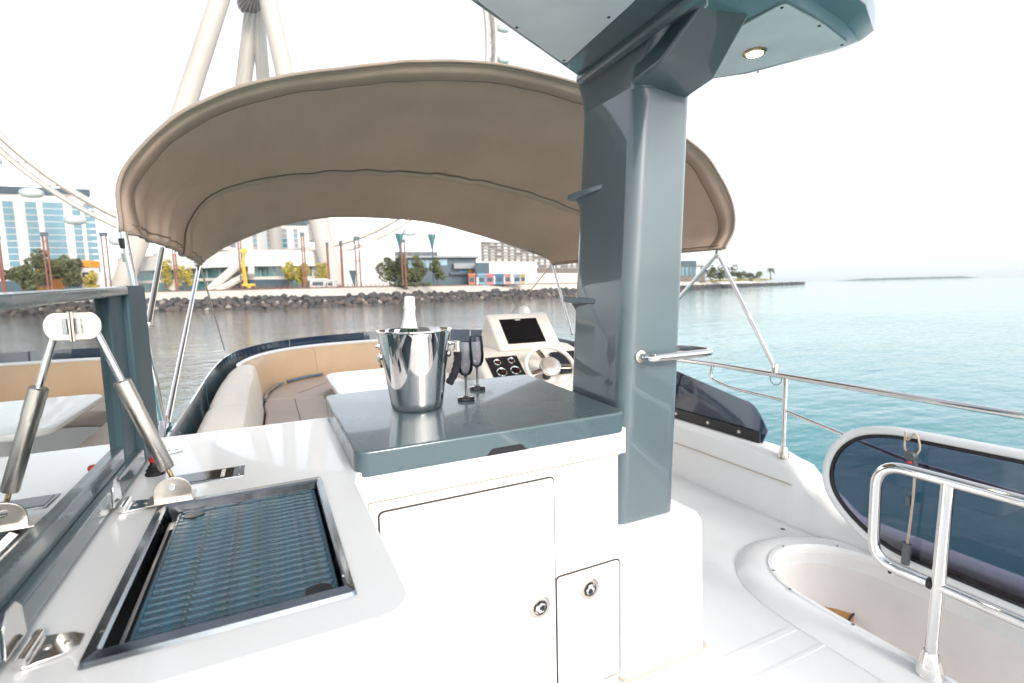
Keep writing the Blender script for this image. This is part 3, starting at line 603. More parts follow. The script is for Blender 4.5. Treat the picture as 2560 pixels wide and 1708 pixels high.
# climbing fins on the port face
for z, tilt in ((1.617, .012), (1.246, -.006)):
    x = .985+.10*(z-.49)/1.53
    m = MB(); A_ = [(x+.02, 1.42), (x-.038, 1.60), (x-.042, 1.635), (x+.012, 1.645)]
    m.loft([[(a, b, z-.014+(1.62-b)*tilt*8) for a, b in A_], [(a, b, z+.006+(1.62-b)*tilt*8) for a, b in A_]]); m.build('step_fin', TEALM, mast, bevel=.004)
    A2 = [(x+.012, 1.46), (x-.022, 1.61), (x+.012, 1.63)]
    m = MB().loft([[(a, b, z-.012+(1.62-b)*tilt*8) for a, b in A2], [(x+.012, b, z-.05+(1.62-b)*tilt*8) for a, b in A2]]); m.build('fin_gusset', TEALM, mast)
# grab handle on the mast
zh = 1.058
hpth = fillet([(1.085, 1.312, zh), (1.085, 1.255, zh), (1.355, 1.255, zh), (1.355, 1.375, zh), (1.27, 1.45, zh)], .045, 8)
MB().tube(hpth, .0125, 12).build('grab_handle', STEEL, mast)
for p, a in (((1.085, 1.309, zh), (0, -1, 0)),): MB().lathe([(.022, 0), (.021, .005), (.013, .007)], p, 18, ax=a).build('handle_flange', BRUSH, mast)
# bracket flaring aft under the platform
br = MB().loft([[(1.06, 1.33, 1.905), (1.065, 1.20, 1.925), (1.09, 1.07, 2.03), (1.09, 1.33, 2.05)], [(1.275, 1.33, 1.885), (1.275, 1.20, 1.905), (1.25, 1.04, 2.03), (1.25, 1.33, 2.05)]]); br.build('mast_bracket', TEALM, mast, bevel=.01)
PZB = 2.02
def zz(x, y): p = PZ(x, y, PZB); return (p.x, p.y)
def zo(x, y, dz): p = PZ(x, y, PZB+dz); return (p.x, p.y)
W0 = [(1.10, 1.66), zz(1466, 204), zz(1300, 88), zz(1176, 0), (.05, .93), (.0, .80), (.30, .56), (.80, .50), (1.22, .70), zz(1985, -30), zz(2120, 62), zz(2150, 100), zz(2085, 128), zz(1870, 184), zz(1780, 197), (1.30, 1.66)]
W1 = [(1.10, 1.68), zo(1460, 207, .02), zo(1295, 90, .02), zo(1170, 0, .02), (.02, .95), (-.03, .80), (.30, .53), (.80, .47), (1.26, .64), zo(2080, -60, .03), zo(2165, 10, .03), zo(2187, 75, .03), zo(2150, 107, .03), zo(1875, 188, .02), zo(1783, 201, .02), (1.32, 1.68)]
W2 = [(a*.985+.012, b*.985+.014) for a, b in W1]
MB().loft([[(a, b, PZB) for a, b in W0], [(a, b, PZB+.03) for a, b in W1], [(a, b, PZB+.085) for a, b in W1], [(a, b, PZB+.12) for a, b in W2]]).build('platform', TEALM, mast, smooth=30, bevel=.004)
MB().loft([mring(1.078, 1.303, 1.306, 1.642, 1.90, .046), mring(1.074, 1.305, 1.27, 1.645, 1.955, .046), mring(1.055, 1.31, 1.16, 1.655, PZB+.01, .046)]).build('mast_collar', TEALM, mast, smooth=40)
# deep rib along the port wing root
MB().loft([[(1.035, 1.60, PZB-.022), (1.075, 1.60, PZB-.022), (1.075, 1.60, PZB+.01), (1.035, 1.60, PZB+.01)], [(.98, .70, PZB-.03), (1.02, .70, PZB-.03), (1.02, .70, PZB+.01), (.98, .70, PZB+.01)]]).build('wing_rib', TEALM, mast, bevel=.01)
def shrink(P, d, n=5):   # rounded corners
    out = []
    for i in range(len(P)):
        a, b, c = Vector(P[i-1]), Vector(P[i]), Vector(P[(i+1) % len(P)]); u = (a-b).normalized()*d; v = (c-b).normalized()*d
        for k in range(n+1): t = k/n; q = (b+u)*(1-t)**2+b*2*t*(1-t)+(b+v)*t*t; out.append((q.x, q.y))
    return out
pl = shrink([zz(1412, 158), zz(1195, 0), (.14, .96), (.30, .68), (.80, .64), zz(1585, 0)], .03)
pr = shrink([zz(1782, 192), zz(1868, 177), zz(2122, 108), zz(2060, 58), zz(1962, 4), zz(1800, 90)], .02)
for P, nm, sp in ((pl, 'port', [zz(1410, 147), zz(1292, 64), zz(1522, 38), (.5, 1.17)]), (pr, 'stbd', [zz(1955, 14), zz(2048, 60), zz(2105, 108), zz(1895, 176)])):
    o = MB().prism(P, PZB-.005, PZB+.004).build('soffit_panel', PANEL, mast, bevel=.0015)
    for a, b in sp: MB().lathe([(.0001, 0), (.005, 0), (.004, .002), (.0001, .002)], (a, b, PZB-.005), 8, ax=(0, 0, -1)).build('screw', BLACK, o)
lc = PZ(1887, 130, PZB-.005)
dl = MB().lathe([(.024, 0), (.036, 0), (.036, .004), (.030, .008), (.025, .006)], lc, 28, ax=(0, 0, -1)).build('downlight', mat('bronze_ring', (.45, .33, .2), .25, 1), mast)
MB().lathe([(.0001, .006), (.0245, .006), (.0245, .0085), (.0001, .009)], lc, 24, ax=(0, 0, -1)).build('lamp_lens', mat('lamp_lens', (1, .85, .6), .3, emit=((1, .66, .28), 6)), dl)
sp = bpy.data.lights.new('downlight_lamp', 'SPOT'); sp.energy = 3.0; sp.color = (1, .75, .45); sp.spot_size = radians(130); sp.spot_blend = .6; sp.shadow_soft_size = .024
spo = bpy.data.objects.new('downlight_lamp', sp); COL.objects.link(spo); spo.parent = mast; spo.location = lc+Vector((0, 0, -.012))-ORG[mast.name]
# ================================================================== bimini canopy
bim = thing('bimini_canopy', (1.07, 3.2, 1.5), 'taupe canvas bimini canopy stretched over steel bows above the seats', 'canopy')
CA = [(-.425, 1.515), (-.432, 1.675), (-.36, 1.80), (-.167, 1.97), (.105, 2.10), (.484, 2.21), (.831, 2.277), (1.12, 2.294), (1.62, 2.245), (2.19, 2.06), (2.40, 1.90), (2.51, 1.726), (2.52, 1.60), (2.44, 1.49)]
CM = [(-.385, 1.505), (-.345, 1.68), (-.23, 1.83), (.0, 1.92), (.30, 1.985), (.60, 2.025), (.85, 2.038), (1.12, 2.03), (1.55, 1.98), (2.02, 1.875), (2.25, 1.79), (2.42, 1.68), (2.47, 1.58), (2.49, 1.49)]
CF = [(-.41, 1.50), (-.33, 1.572), (-.25, 1.632), (-.05, 1.73), (.135, 1.80), (.36, 1.855), (.573, 1.885), (.95, 1.89), (1.35, 1.855), (1.75, 1.77), (2.10, 1.665), (2.32, 1.60), (2.43, 1.56), (2.49, 1.50)]
YA, YM, YF = 2.20, 3.30, 4.28
SA, SM, SF = [catmull([(a, 0, b) for a, b in S], 10) for S in (CA, CM, CF)]
def canopy_pt(i, v):
    if v < .5: t = v*2; p = SA[i].lerp(SM[i], t); y = YA+(YM-YA)*t
    else: t = v*2-1; p = SM[i].lerp(SF[i], t); y = YM+(YF-YM)*t
    sag = .028*sin(pi*t); c = Vector((1.07, 0, 1.55)); d = (c-p); d.y = 0
    q = p+d.normalized()*sag; edge = abs(i/(len(SA)-1)-.5)*2
    near = math.exp(-((v-.5)/.10)**2)+.7*math.exp(-((v-.08)/.07)**2)
    w = .014*noise.noise((q.x*1.6, y*5, q.z*4))+.030*(edge**3)*noise.noise((y*11+edge*4, edge*3, 2 if i > 60 else 9))+.015*near*noise.noise((q.x*9+y*4, y*1.5, 3.3))
    q += d.normalized()*w; return Vector((q.x, y, q.z))
NV = 90
rings = [[canopy_pt(i, k/NV) for i in range(len(SA))] for k in range(NV+1)]
MB().loft(rings, cap=False, closed=False).build('canvas', CANVAS, bim, smooth=180, solid=.004)
def along(v, dz, lo=0, hi=None):
    L_ = []
    for i in range(len(SA))[lo:hi]:
        p = canopy_pt(i, v); c = Vector((1.07, p.y, 1.6)); L_.append(p+(c-p).normalized()*dz)
    return L_
m = MB().tube(along(0, -.001), .0075, 8); m.build('edge_piping', mat('piping_tan', (.33, .255, .20), .7), bim, smooth=180)
# hem band inside the aft edge, mid-bow sleeve, forward hem
MB().loft([[a, b] for a, b in zip(along(.012, .003), along(.05, .004))], cap=False, closed=False).build('hem_band', CANVAS, bim, smooth=180, solid=.003)
MB().tube(along(.052, .004), .0028, 6).build('seam', CANVASD, bim)
MB().loft([[a, b] for a, b in zip(along(.485, .010), along(.515, .010))], cap=False, closed=False).build('bow_sleeve', CANVAS, bim, smooth=180, solid=.004)
MB().tube(along(.484, .008), .0045, 6).build('seam', CANVASD, bim)
MB().tube(along(.998, .0), .010, 8).build('edge_piping', CANVAS, bim)
for lo, hi in ((0, 3), (len(SA)-3, len(SA))):
    pass
sideL = [canopy_pt(2, k/NV)+Vector((.004, 0, 0)) for k in range(2, NV-1)]; MB().tube(sideL, .003, 5).build('seam', CANVASD, bim)
sideR = [canopy_pt(len(SA)-3, k/NV)+Vector((-.006, 0, 0)) for k in range(2, NV-1)]; MB().tube(sideR, .003, 5).build('seam', CANVASD, bim)
MB().tube([canopy_pt(0, k/NV) for k in range(NV+1)], .007, 6).build('edge_piping', MATS['piping_tan'], bim)
MB().tube([canopy_pt(len(SA)-1, k/NV) for k in range(NV+1)], .007, 6).build('edge_piping', MATS['piping_tan'], bim)
# steel bows inside the sleeves and the legs below
for v in (.004, .5, .99):
    MB().tube(along(v, -.006 if v < .1 else -.014), .006 if v < .1 else .0085, 8).build('bow', STEEL, bim)
piv = PX(432, 1048, -.37)
pA, pM, pF = canopy_pt(0, .0), canopy_pt(0, .5), canopy_pt(0, 1.)
piv2 = Vector((-.375, 2.30, .80))
def leg(a, b, r=.0125, nm='leg'): return MB().tube([a, b], r, 12).build(nm, STEEL, bim)
lA = leg(pA+Vector((.004, .0, 0)), piv2+Vector((0, -.03, 0))); leg(pF, piv2+Vector((0, .03, 0)), .012); leg(PX(405, 622, -.40), PX(371, 812, -.405), .011)
for t, r, k in ((.0, .015, .035), (.07, .017, .03)):
    a = pA.lerp(piv2, t+.03); MB().tube([a, a+(piv2-pA).normalized()*k], r, 14).build('leg_collar', BLACK if t == 0 else BRUSH, lA)
MB().lathe([(.016, -.01), (.018, 0), (.016, .01)], PX(371, 812, -.405), 12).build('leg_end', BRUSH, bim)
# pivot bracket on the port coaming
MB().obox(piv2+Vector((-.012, -.20, -.115)), (.024, 0, 0), (0, .20, .13), (0, -.022, .028)).build('pivot_arm', STEEL, bim, bevel=.003)
MB().tube([piv2+Vector((-.02, .02, .01)), piv2+Vector((.03, .05, -.055))], .012, 10).build('pivot_pin', GREYP, bim)
MB().box((-.40, 2.08, .37), (-.35, 2.14, .70)).build('pivot_post', STEEL, bim, bevel=.006)
# starboard
sA, sF = canopy_pt(len(SA)-1, 0.02), canopy_pt(len(SA)-1, 1.)
kn_ = sA+Vector((0, 0, -.03)); railp = PX(1940, 925, 2.47)
MB().lathe([(.012, -.03), (.02, -.02), (.02, .015), (.012, .025)], kn_, 14).build('knuckle', STEEL, bim)
leg(kn_, railp); leg(kn_+Vector((0, .01, 0)), Vector((2.46, 3.05, .80)), .012); leg(sF, Vector((2.46, 3.9, .86)), .011)
MB().lathe([(.0001, -.035), (.017, -.03), (.018, 0), (.014, .02), (.0001, .03)], railp+Vector((0, .005, .01)), 14).build('rail_clamp', STEEL, bim)
MB().tube([railp+Vector((0, .035*cos(t), -.045+.038*sin(t))) for t in [2*pi*k/20 for k in range(20)]], .0022, 6, closed=True).build('pin_ring', GREYP, bim)
# tie straps to the foredeck
st1 = MB().tube([PX(500, 745, -.42), PX(516, 832, -.42)], .006, 6)
st1 = MB().tube([canopy_pt(1, 1.), Vector((-.36, 5.2, .80))], .006, 6).build('tie_strap', ROPE, bim)
MB().tube([canopy_pt(len(SA)-2, 1.), Vector((2.36, 5.35, .80))], .006, 6).build('tie_strap', ROPE, bim)
# ================================================================== starboard rail
RX = 2.47; ZR = .792
sr = thing('side_rail', (RX, 1.8, .37), 'polished steel side rail on the starboard coaming by the open water', 'guard rail')
MB().tube(fillet([(RX, 2.75, .36), (RX, 2.72, ZR-.01), (RX, 2.3, ZR), (RX, 1.0, ZR-.012), (RX, -2.0, ZR-.02)], .10), .0145, 12).build('top_rail', STEEL, sr)
MB().tube(fillet([(RX, 2.30, ZR-.012), (RX, 2.32, .70), (RX, 2.16, .665), (RX, 1.80, .655)], .06), .0085, 10).build('mid_rail', STEEL, sr)
MB().tube([(RX, 1.80, .60), (RX, 1.2, .50), (RX, -.2, .45)], .0095, 10).build('mid_rail', STEEL, sr)
for y, zb in ((1.80, .345), (-.1, .09)):
    MB().tube([(RX, y, zb), (RX, y, ZR-.01)], .0125, 12).build('stanchion', STEEL, sr)
    MB().lathe([(.027, 0), (.026, .012), (.019, .05), (.0165, .055)], (RX, y, zb), 18).build('socket', BRUSH, sr)
# ================================================================== stair guard (bullet-shaped smoked panel)
GXp = 2.412
gd = thing('stair_guard', (GXp, .9, .05), 'smoked acrylic stair guard panel in a rounded white frame with black gasket', 'guard panel')
gp = [(1.12, .075), (1.28, .10), (1.41, .17), (1.50, .265), (1.525, .37), (1.49, .49), (1.40, .585), (1.27, .63), (1.10, .642), (.60, .655), (0, .665), (-.6, .67), (-.72, .60), (-.74, .36), (-.72, .12), (-.6, .075), (0, .072), (.6, .072)]
GP = catmull([(0, a, b) for a, b in gp], 6, closed=True)
MB().tube([(GXp, p.y, p.z) for p in GP], .019, 10, closed=True).build('frame_tube', LIGHTW, gd, smooth=70)
cg = Vector((0, .4, .36)); gin = []
for i_, p in enumerate(GP):
    t_ = (GP[(i_+1) % len(GP)]-GP[i_-1]).normalized(); n_ = Vector((0, -t_.z, t_.y)); gin.append(p+(n_ if n_.dot(cg-p) > 0 else -n_)*.024)
MB().tube([(GXp, p.y, p.z) for p in gin], .0105, 8, closed=True).build('gasket', GASKET, gd, smooth=70)
MB().loft([[(GXp-.003, p.y, p.z) for p in gin], [(GXp+.003, p.y, p.z) for p in gin]]).build('pane', TINT, gd, smooth=30)
# ================================================================== chrome stair handrail
HX = 1.828
hr = thing('stair_handrail', (HX, .80, .035), 'chrome stair handrail with a looped end on a single post', 'handrail')
MB().tube(fillet([(HX, -1.2, .685), (HX, .985, .675), (HX, .985, .33), (HX, .82, .333)], .085, 8), .0175, 14).build('loop_rail', STEEL, hr)
MB().tube([(HX, .80, .04), (HX, .785, .672)], .0185, 14).build('post', STEEL, hr)
MB().tube([(HX, .79, .335), (HX, -1.2, .335)], .0165, 12).build('lower_rail', STEEL, hr)
MB().lathe([(.04, 0), (.04, .006), (.034, .03), (.0225, .075), (.02, .08)], (HX, .80, .034), 22).build('post_socket', STEEL, hr)
MB().lathe([(.0001, 0), (.006, 0), (.005, .006), (.0001, .007)], (HX, .93, .313), 10, ax=(0, 0, -1)).build('plug', BLACK, hr)
MB().lathe([(.018, -.001), (.019, .006), (.012, .012), (.0001, .013)], (HX, .818, .333), 14, ax=(0, -1, 0)).build('end_cap', BLACK, hr)
# lower grab rail at the aft end of the stairs
lr = thing('low_grab_rail', (1.80, .44, .02), 'short steel grab rail low at the aft corner of the stairs', 'grab rail')
MB().tube(fillet([(1.80, .60, .035), (1.80, .60, .10), (1.80, .30, .10), (1.80, .30, .035)], .03), .011, 10).build('rail', STEEL, lr)
MB().lathe([(.02, 0), (.019, .006), (.011, .008)], (1.80, .60, .0345), 14).build('flange', STEEL, lr); MB().lathe([(.02, 0), (.019, .006), (.011, .008)], (1.80, .30, .0345), 14).build('flange', STEEL, lr)
# remote on a cord, tied to the guard frame
ly = thing('hanging_lanyard', (2.37, 1.13, .25), 'dark clip and toggle hanging on a pale cord from the guard frame', 'lanyard')
LXp = 2.372
def gq(x, y): p = PX(x, y, LXp); return p
MB().tube(catmull([gq(2262, 1078), gq(2268, 1100), gq(2290, 1085), gq(2300, 1120), gq(2290, 1140)], 6), .004, 6).build('cord_tie', ROPE, ly)
MB().tube(catmull([gq(2264, 1080), gq(2262, 1120), gq(2275, 1135)], 5), .004, 6).build('cord_tie', ROPE, ly)
c = gq(2278, 1140)
MB().lathe([(.0001, -.012), (.022, -.012), (.025, 0), (.022, .012), (.0001, .012)], c, 18, ax=(-1, .3, 0)).build('clip', GREYP, ly)
MB().tube([gq(2285, 1150), gq(2292, 1190)], .011, 8).build('clip_jaw', GREYP, ly)
MB().tube([gq(2278, 1140)+Vector((-.014, 0, -.02)), gq(2280, 1146)+Vector((-.014, 0, -.02))], .009, 8).build('red_tab', RED, ly)
MB().tube(catmull([gq(2288, 1170), gq(2283, 1240), gq(2275, 1310), gq(2268, 1360)], 5), .005, 6).build('cord', ROPE, ly)
MB().obox(gq(2276, 1250)+Vector((-.01, 0, -.03)), (.02, 0, 0), (0, .016, 0), (0, 0, .045)).build('cleat', GREYP, ly, bevel=.003)
MB().tube([gq(2268, 1358), gq(2263, 1410)], .0155, 10).build('toggle', GREYP, ly)
# ================================================================== shore
PROM = 2.9
wl_px = [(-900, 812), (-500, 803), (0, 789), (400, 778), (800, 767), (1000, 759), (1100, 753.5), (1400, 742), (1717, 725.2), (1880, 717), (2011, 711.2)]
WL = catmull([PZ(x, y, WATER_Z) for x, y in wl_px], 8)
WL = [Vector((p.x, p.y, 0)) for p in WL]
def inland(p): return Vector((p.x, p.y, 0)).normalized()
tip = WL[-1]; TD = inland(tip)
SAND = mat('pale_bank', (.62, .55, .47), .9, var=.14, vscale=.25, bump=.6, bscale=.8)
PAVE = mat('promenade_paving', (.42, .38, .34), .85, var=.1, vscale=.1)
KERB = mat('promenade_edge', (.16, .10, .07), .8, var=.15, vscale=.4)
rings = []
nW = len(WL)
for i, p in enumerate(WL):
    n = inland(p); k = 1. if i < nW-10 else max(.12, 1-(i-(nW-10))/10)
    rings.append([p-n*2+Vector((0, 0, -4.2)), p+Vector((0, 0, -3.5)), p+n*7*k+Vector((0, 0, -3.5+3.4*k)), p+n*10*k+Vector((0, 0, -3.5+4.4*k)), p+n*14*k+Vector((0, 0, -3.5+6.1*k)), p+n*14.6*k+Vector((0, 0, -3.5+6.2*k)), p+n*(15+45*k)+Vector((0, 0, -3.5+6.3*k if k > .3 else -3.6))])
bank = MB().loft(rings, cap=False, closed=False).build('shore_bank', SAND, smooth=40, org=(40, 190, WATER_Z)); struct(bank)
MB().loft([[r[5]+Vector((0, 0, -.1)), r[5]+Vector((0, 0, .45)), r[5]+inland(p)*.5+Vector((0, 0, .45)), r[5]+inland(p)*.5+Vector((0, 0, -.1))] for r, p in zip(rings[:-6], WL[:-6])]).build('edge_kerb', KERB, bank, smooth=30)
prom = MB().loft([[p+inland(p)*15.5+Vector((0, 0, PROM)), p+inland(p)*(420 if i < nW-14 else 60)+Vector((0, 0, PROM))] for i, p in enumerate(WL[:-7])], cap=False, closed=False).build('promenade', PAVE, smooth=False, org=(60, 260, PROM)); struct(prom)
# rocks of the bank
ROCKS = [mat('rock_dark', (.085, .078, .078), .9, var=.35, vscale=1.2, bump=.8, bscale=3), mat('rock_brown', (.13, .10, .085), .9, var=.3, vscale=1.2, bump=.8, bscale=3), mat('rock_pale', (.32, .27, .23), .9, var=.25, vscale=1.2, bump=.8, bscale=3)]
random.seed(11)
def rock_mb(seed, mb=None, loc=(0, 0, 0), sc=1.):
    rnd = random.Random(seed); bm = bmesh.new(); bmesh.ops.create_icosphere(bm, subdivisions=1, radius=1.)
    sx, sy, sz = rnd.uniform(.8, 1.3), rnd.uniform(.7, 1.1), rnd.uniform(.55, .85); V = []
    for v in bm.verts:
        k = 1+.35*noise.noise(v.co*1.3+Vector((seed*3.1, 0, 0))); V.append(Vector((v.co.x*sx*k, v.co.y*sy*k, v.co.z*sz*k))*sc+Vector(loc))
    F = [tuple(v.index for v in f.verts) for f in bm.faces]; bm.free(); m = mb or MB(); return m.add(V, F)
RM = []
for k in range(9):
    me = rock_mb(k).mesh('rock', (0, 0, 0), 25); me.materials.append(ROCKS[(0, 0, 1, 0, 2, 1, 0, 1, 0)[k]]); RM.append(me)
def along_path(P, step):
    s = arclen(P); out = []; d = 0; i = 0
    while d < s[-1]:
        while s[i+1] < d: i += 1
        out.append(P[i].lerp(P[i+1], (d-s[i])/max(1e-6, s[i+1]-s[i]))); d += step
    return out
vis = [p for p in along_path(WL, 1.9) if 330 < (CX+FPX*(p-CAM).dot(rgt)/(p-CAM).dot(fwd)) < 1440]
rest = [p for p in along_path(WL, 2.4) if not (330 < (CX+FPX*(p-CAM).dot(rgt)/(p-CAM).dot(fwd)) < 1440)]
nrk = 0; stuffm = MB()
for row in range(5):
    for j, p in enumerate(vis):
        n = inland(p); q = p+n*(row*1.75-.6+random.uniform(-.6, .6))+Vector((0, 0, -3.35+row*.86+random.uniform(-.25, .3)))+n.cross(Vector((0, 0, 1)))*random.uniform(-.8, .8)
        if random.random() < (.0 if row < 4 else .35): continue
        s_ = random.uniform(.8, 1.5)
        if nrk < 300 and row < 4: 
            o = piece('rock', random.choice(RM), bank, q, random.uniform(0, 6.3), s_); nrk += 1
        else: rock_mb(random.randint(0, 40), stuffm, q, s_)
for row in range(4):
    for p in rest:
        n = inland(p); rock_mb(random.randint(0, 40), stuffm, p+n*(row*1.9-.6)+Vector((0, 0, -3.35+row*.9+random.uniform(-.25, .3)))+n.cross(Vector((0, 0, 1)))*random.uniform(-1, 1), random.uniform(.9, 1.5))
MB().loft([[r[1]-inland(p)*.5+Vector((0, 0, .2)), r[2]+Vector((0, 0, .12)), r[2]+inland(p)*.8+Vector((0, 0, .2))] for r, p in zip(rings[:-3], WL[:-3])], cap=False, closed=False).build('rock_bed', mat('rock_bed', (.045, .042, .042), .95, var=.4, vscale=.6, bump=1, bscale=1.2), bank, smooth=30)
o = stuffm.build('loose_rocks', ROCKS[0], bank, smooth=25); o['kind'] = 'stuff'
# ================================================================== buildings on the shore
WHITEB = mat('white_cladding', (.72, .70, .67), .6, var=.04, vscale=.15)
CREAMB = mat('cream_cladding', (.66, .60, .53), .6, var=.05, vscale=.15)
GLASSB = mat('blue_glass', (.10, .24, .31), .08, var=.35, vscale=.12, coat=1)
GLASSG = mat('green_glass', (.06, .17, .17), .08, var=.35, vscale=.2, coat=1)
DARKB = mat('dark_panel', (.05, .085, .11), .35, var=.15, vscale=.2)
GREYB = mat('grey_panel', (.30, .31, .32), .6, var=.08, vscale=.2)
BROWNB = mat('brown_panel', (.17, .13, .11), .6, var=.15, vscale=.3)
RUST = mat('rust_steel', (.22, .075, .05), .6, var=.2, vscale=2)
ORANGE = mat('orange_canvas', (.75, .30, .03), .6, var=.1)
YELLOW = mat('yellow_paint', (.72, .42, .03), .4, var=.08)
LEAF = mat('leaf_green', (.115, .125, .045), .7, var=.4, vscale=.8)
LEAFY = mat('leaf_yellow', (.46, .37, .06), .7, var=.4, vscale=.8)
BARK = mat('bark', (.12, .085, .06), .9, var=.2)
class Facade:
    def __init__(s, name, label, cat, xl, dl, xr, dr, ytop, thick, m, base=PROM, group=None, roof=None, pyx=None):
        A = PD(xl, 720, dl); B = PD(xr, 720, dr); s.a = Vector((A.x, A.y, 0)); b = Vector((B.x, B.y, 0)); s.e = (b-s.a).normalized(); s.L = (b-s.a).length
        s.n = Vector((s.e.y, -s.e.x, 0))
        if s.n.dot(CAM-s.a) < 0: s.n = -s.n
        s.bk = inland((s.a+b)/2); s.base = base; s.top = s.hit(pyx if pyx is not None else xl, ytop)[1]; s.rz = math.atan2(s.e.y, s.e.x)
        s.root = thing(name, tuple(s.a+s.e*s.L/2+s.bk*thick/2+Vector((0, 0, base))), label, cat, group); s.th = thick
        s.slab(0, s.L, base, s.top, 0, thick, 'wall', m)
    def hit(s, x, y):
        d = ray(x, y); t = (s.a-CAM).dot(s.n)/d.dot(s.n); p = CAM+d*t; return ((p-s.a).dot(s.e), p.z)
    def slab(s, s0, s1, z0, z1, front, thick, name, m, parent=None):
        o = s.a+s.e*s0-s.bk*front+Vector((0, 0, z0))
        return MB().obox(o, s.e*(s1-s0), s.bk*thick, (0, 0, z1-z0)).build(name, m, parent or s.root, smooth=False)
    def pxslab(s, x0, y0, x1, y1, front, thick, name, m):
        a = s.hit(x0, y0); b = s.hit(x1, y1); return s.slab(min(a[0], b[0]), max(a[0], b[0]), min(a[1], b[1]), max(a[1], b[1]), front, thick, name, m)
    def grid(s, s0, s1, z0, z1, nx, nz, w, h, name, mats, proud=.12, skip=0.):
        mes = {}
        for m in mats:
            me = MB().obox(-s.e*0, s.e*w, s.n*proud, (0, 0, h)).mesh(name, (0, 0, 0), False); me.materials.append(m); mes[m.name] = me
        for j in range(nz):
            for i in range(nx):
                if random.random() < skip: continue
                m = random.choice(mats); p = s.a+s.e*(s0+(s1-s0)*(i+.5)/nx-w/2)+Vector((0, 0, z0+(z1-z0)*(j+.5)/nz-h/2))-s.n*.02
                piece(name, mes[m.name], s.root, p)
random.seed(5)
# hotel at far left
f = Facade('hotel', 'tall white hotel with blue glass bands and a dark flat roof, at far left', 'building', -260, 235, 243, 262, 487, 30, WHITEB, pyx=120)
f.slab(-1.2, f.L+1.2, f.top, f.top+3.2, 1.2, 33, 'roof_slab', DARKB)
f.slab(-.5, f.L+.5, PROM, PROM+7.5, .8, 31, 'podium', DARKB)
for x0, x1 in ((-120, -95), (-60, -30), (12, 38), (68, 96), (112, 162), (184, 204), (214, 240)):
    a = f.hit(x0, 560)[0]; b = f.hit(x1, 560)[0]; f.grid(a, b, PROM+11, f.top-3.5, 1, 11, (b-a), (f.top-PROM-15)/11*.86, 'window', [GLASSB], .25)
for x in (55, 102): a = f.hit(x, 560)[0]; f.slab(a-.8, a+.8, PROM+8.5, f.top-.3, .6, 1, 'pilaster', WHITEB)
# hotel wing seen under the canopy
f = Facade('hotel_wing', 'white hotel wing with narrow glass strips behind the curved pavilion', 'building', 560, 285, 785, 300, 563, 25, WHITEB, pyx=765)
f.slab(f.L*.55, f.L+1, f.top, f.top+3.5, 1, 26, 'roof_slab', DARKB)
for x0, x1 in ((578, 588), (632, 642), (668, 676), (690, 702), (704, 718), (735, 745)):
    a = f.hit(x0, 600)[0]; b = f.hit(x1, 600)[0]; f.grid(a, b, PROM+16, f.top-2, 1, 7, b-a, (f.top-PROM-18)/7*.85, 'window', [GLASSB, GREYB], .25)
# curved white pavilion
pav = thing('curved_pavilion', tuple(PD(620, 725, 205)), 'low curved white pavilion with green glass and leaning columns', 'building')
def arc_pts(y, d0=0): return [PD(x, y, d) for x, d in ((300, 226), (430, 212), (520, 206), (620, 203), (720, 206), (800, 214), (860, 226))]
def arc_band(ytop, ybot, back, th, name, m):
    A = catmull(arc_pts(720), 5); out = []
    for p in A:
        n = inland(p); px = 720
        out.append([Vector((p.x, p.y, ybot))+n*back, Vector((p.x, p.y, ytop))+n*back, Vector((p.x, p.y, ytop))+n*(back+th), Vector((p.x, p.y, ybot))+n*(back+th)])
    return MB().loft(out).build(name, m, pav, smooth=30)
arc_band(17.5, 12.2, 0, 9, 'fascia', WHITEB); arc_band(12.1, PROM, 4, 4, 'glass_wall', GLASSG); arc_band(8.2, 7.0, 3.2, 1, 'floor_band', CREAMB); arc_band(18.4, 17.5, 1, 7, 'roof_edge', ORANGE if False else CREAMB)
for x0, y0, x1, y1, w in ((598, 661, 522, 727, 1.6), (612, 690, 545, 727, 1.3), (705, 662, 742, 690, 1.0), (628, 645, 628, 688, 1.2), (470, 662, 430, 727, 1.4)):
    MB().tube([PD(x0, y0, 203), PD(x1, y1, 199)], w, 8).build('leaning_column', CREAMB, pav)
A = catmull(arc_pts(720), 3)
for k in range(2, len(A)-1):
    p = A[k]+inland(A[k])*3.9; MB().box((p.x-.2, p.y-.2, PROM), (p.x+.2, p.y+.2, 12)).build('mullion', GREYB, pav, smooth=False)
MB().obox(Vector((PD(625, 720, 203.5).x, PD(625, 720, 203.5).y, PROM)), rgt*16, inland(PD(625, 720, 203))*3, (0, 0, 4)).build('entrance', DARKB, pav)
# ================================================================== observation wheel
WCtr = PD(622, -22, 228); WN = inland(WCtr); WS = Vector((WN.y, -WN.x, 0))
wh = thing('observation_wheel', (WCtr.x, WCtr.y, PROM), 'giant white observation wheel on leaning legs behind the promenade', 'wheel')
RW = 119.
WHEELW = mat('wheel_white', (.52, .465, .41), .5, var=.06, vscale=.05)
def wp_(a, r, off=0): return WCtr+WS*(r*cos(a))+Vector((0, 0, r*sin(a)))+WN*off
angs = [radians(k*3) for k in range(120)]
for off, r in ((-2.2, RW), (2.2, RW), (0, RW-4)):
    MB().tube([wp_(a, r, off) for a in angs], 1.0 if r == RW else 1.4, 6, closed=True).build('rim_tube', WHEELW, wh)
tm = MB()
for k, a in enumerate(angs):
    b = a+radians(3); tm.tube([wp_(a, RW, -2.2 if k % 2 else 2.2), wp_(b, RW-4, 0)], .28, 4); tm.tube([wp_(a, RW, -2.2), wp_(b, RW, 2.2)], .28, 4)
o = tm.build('rim_truss', mat('truss', (.42, .34, .29), .6), wh, smooth=False); o['kind'] = 'stuff'
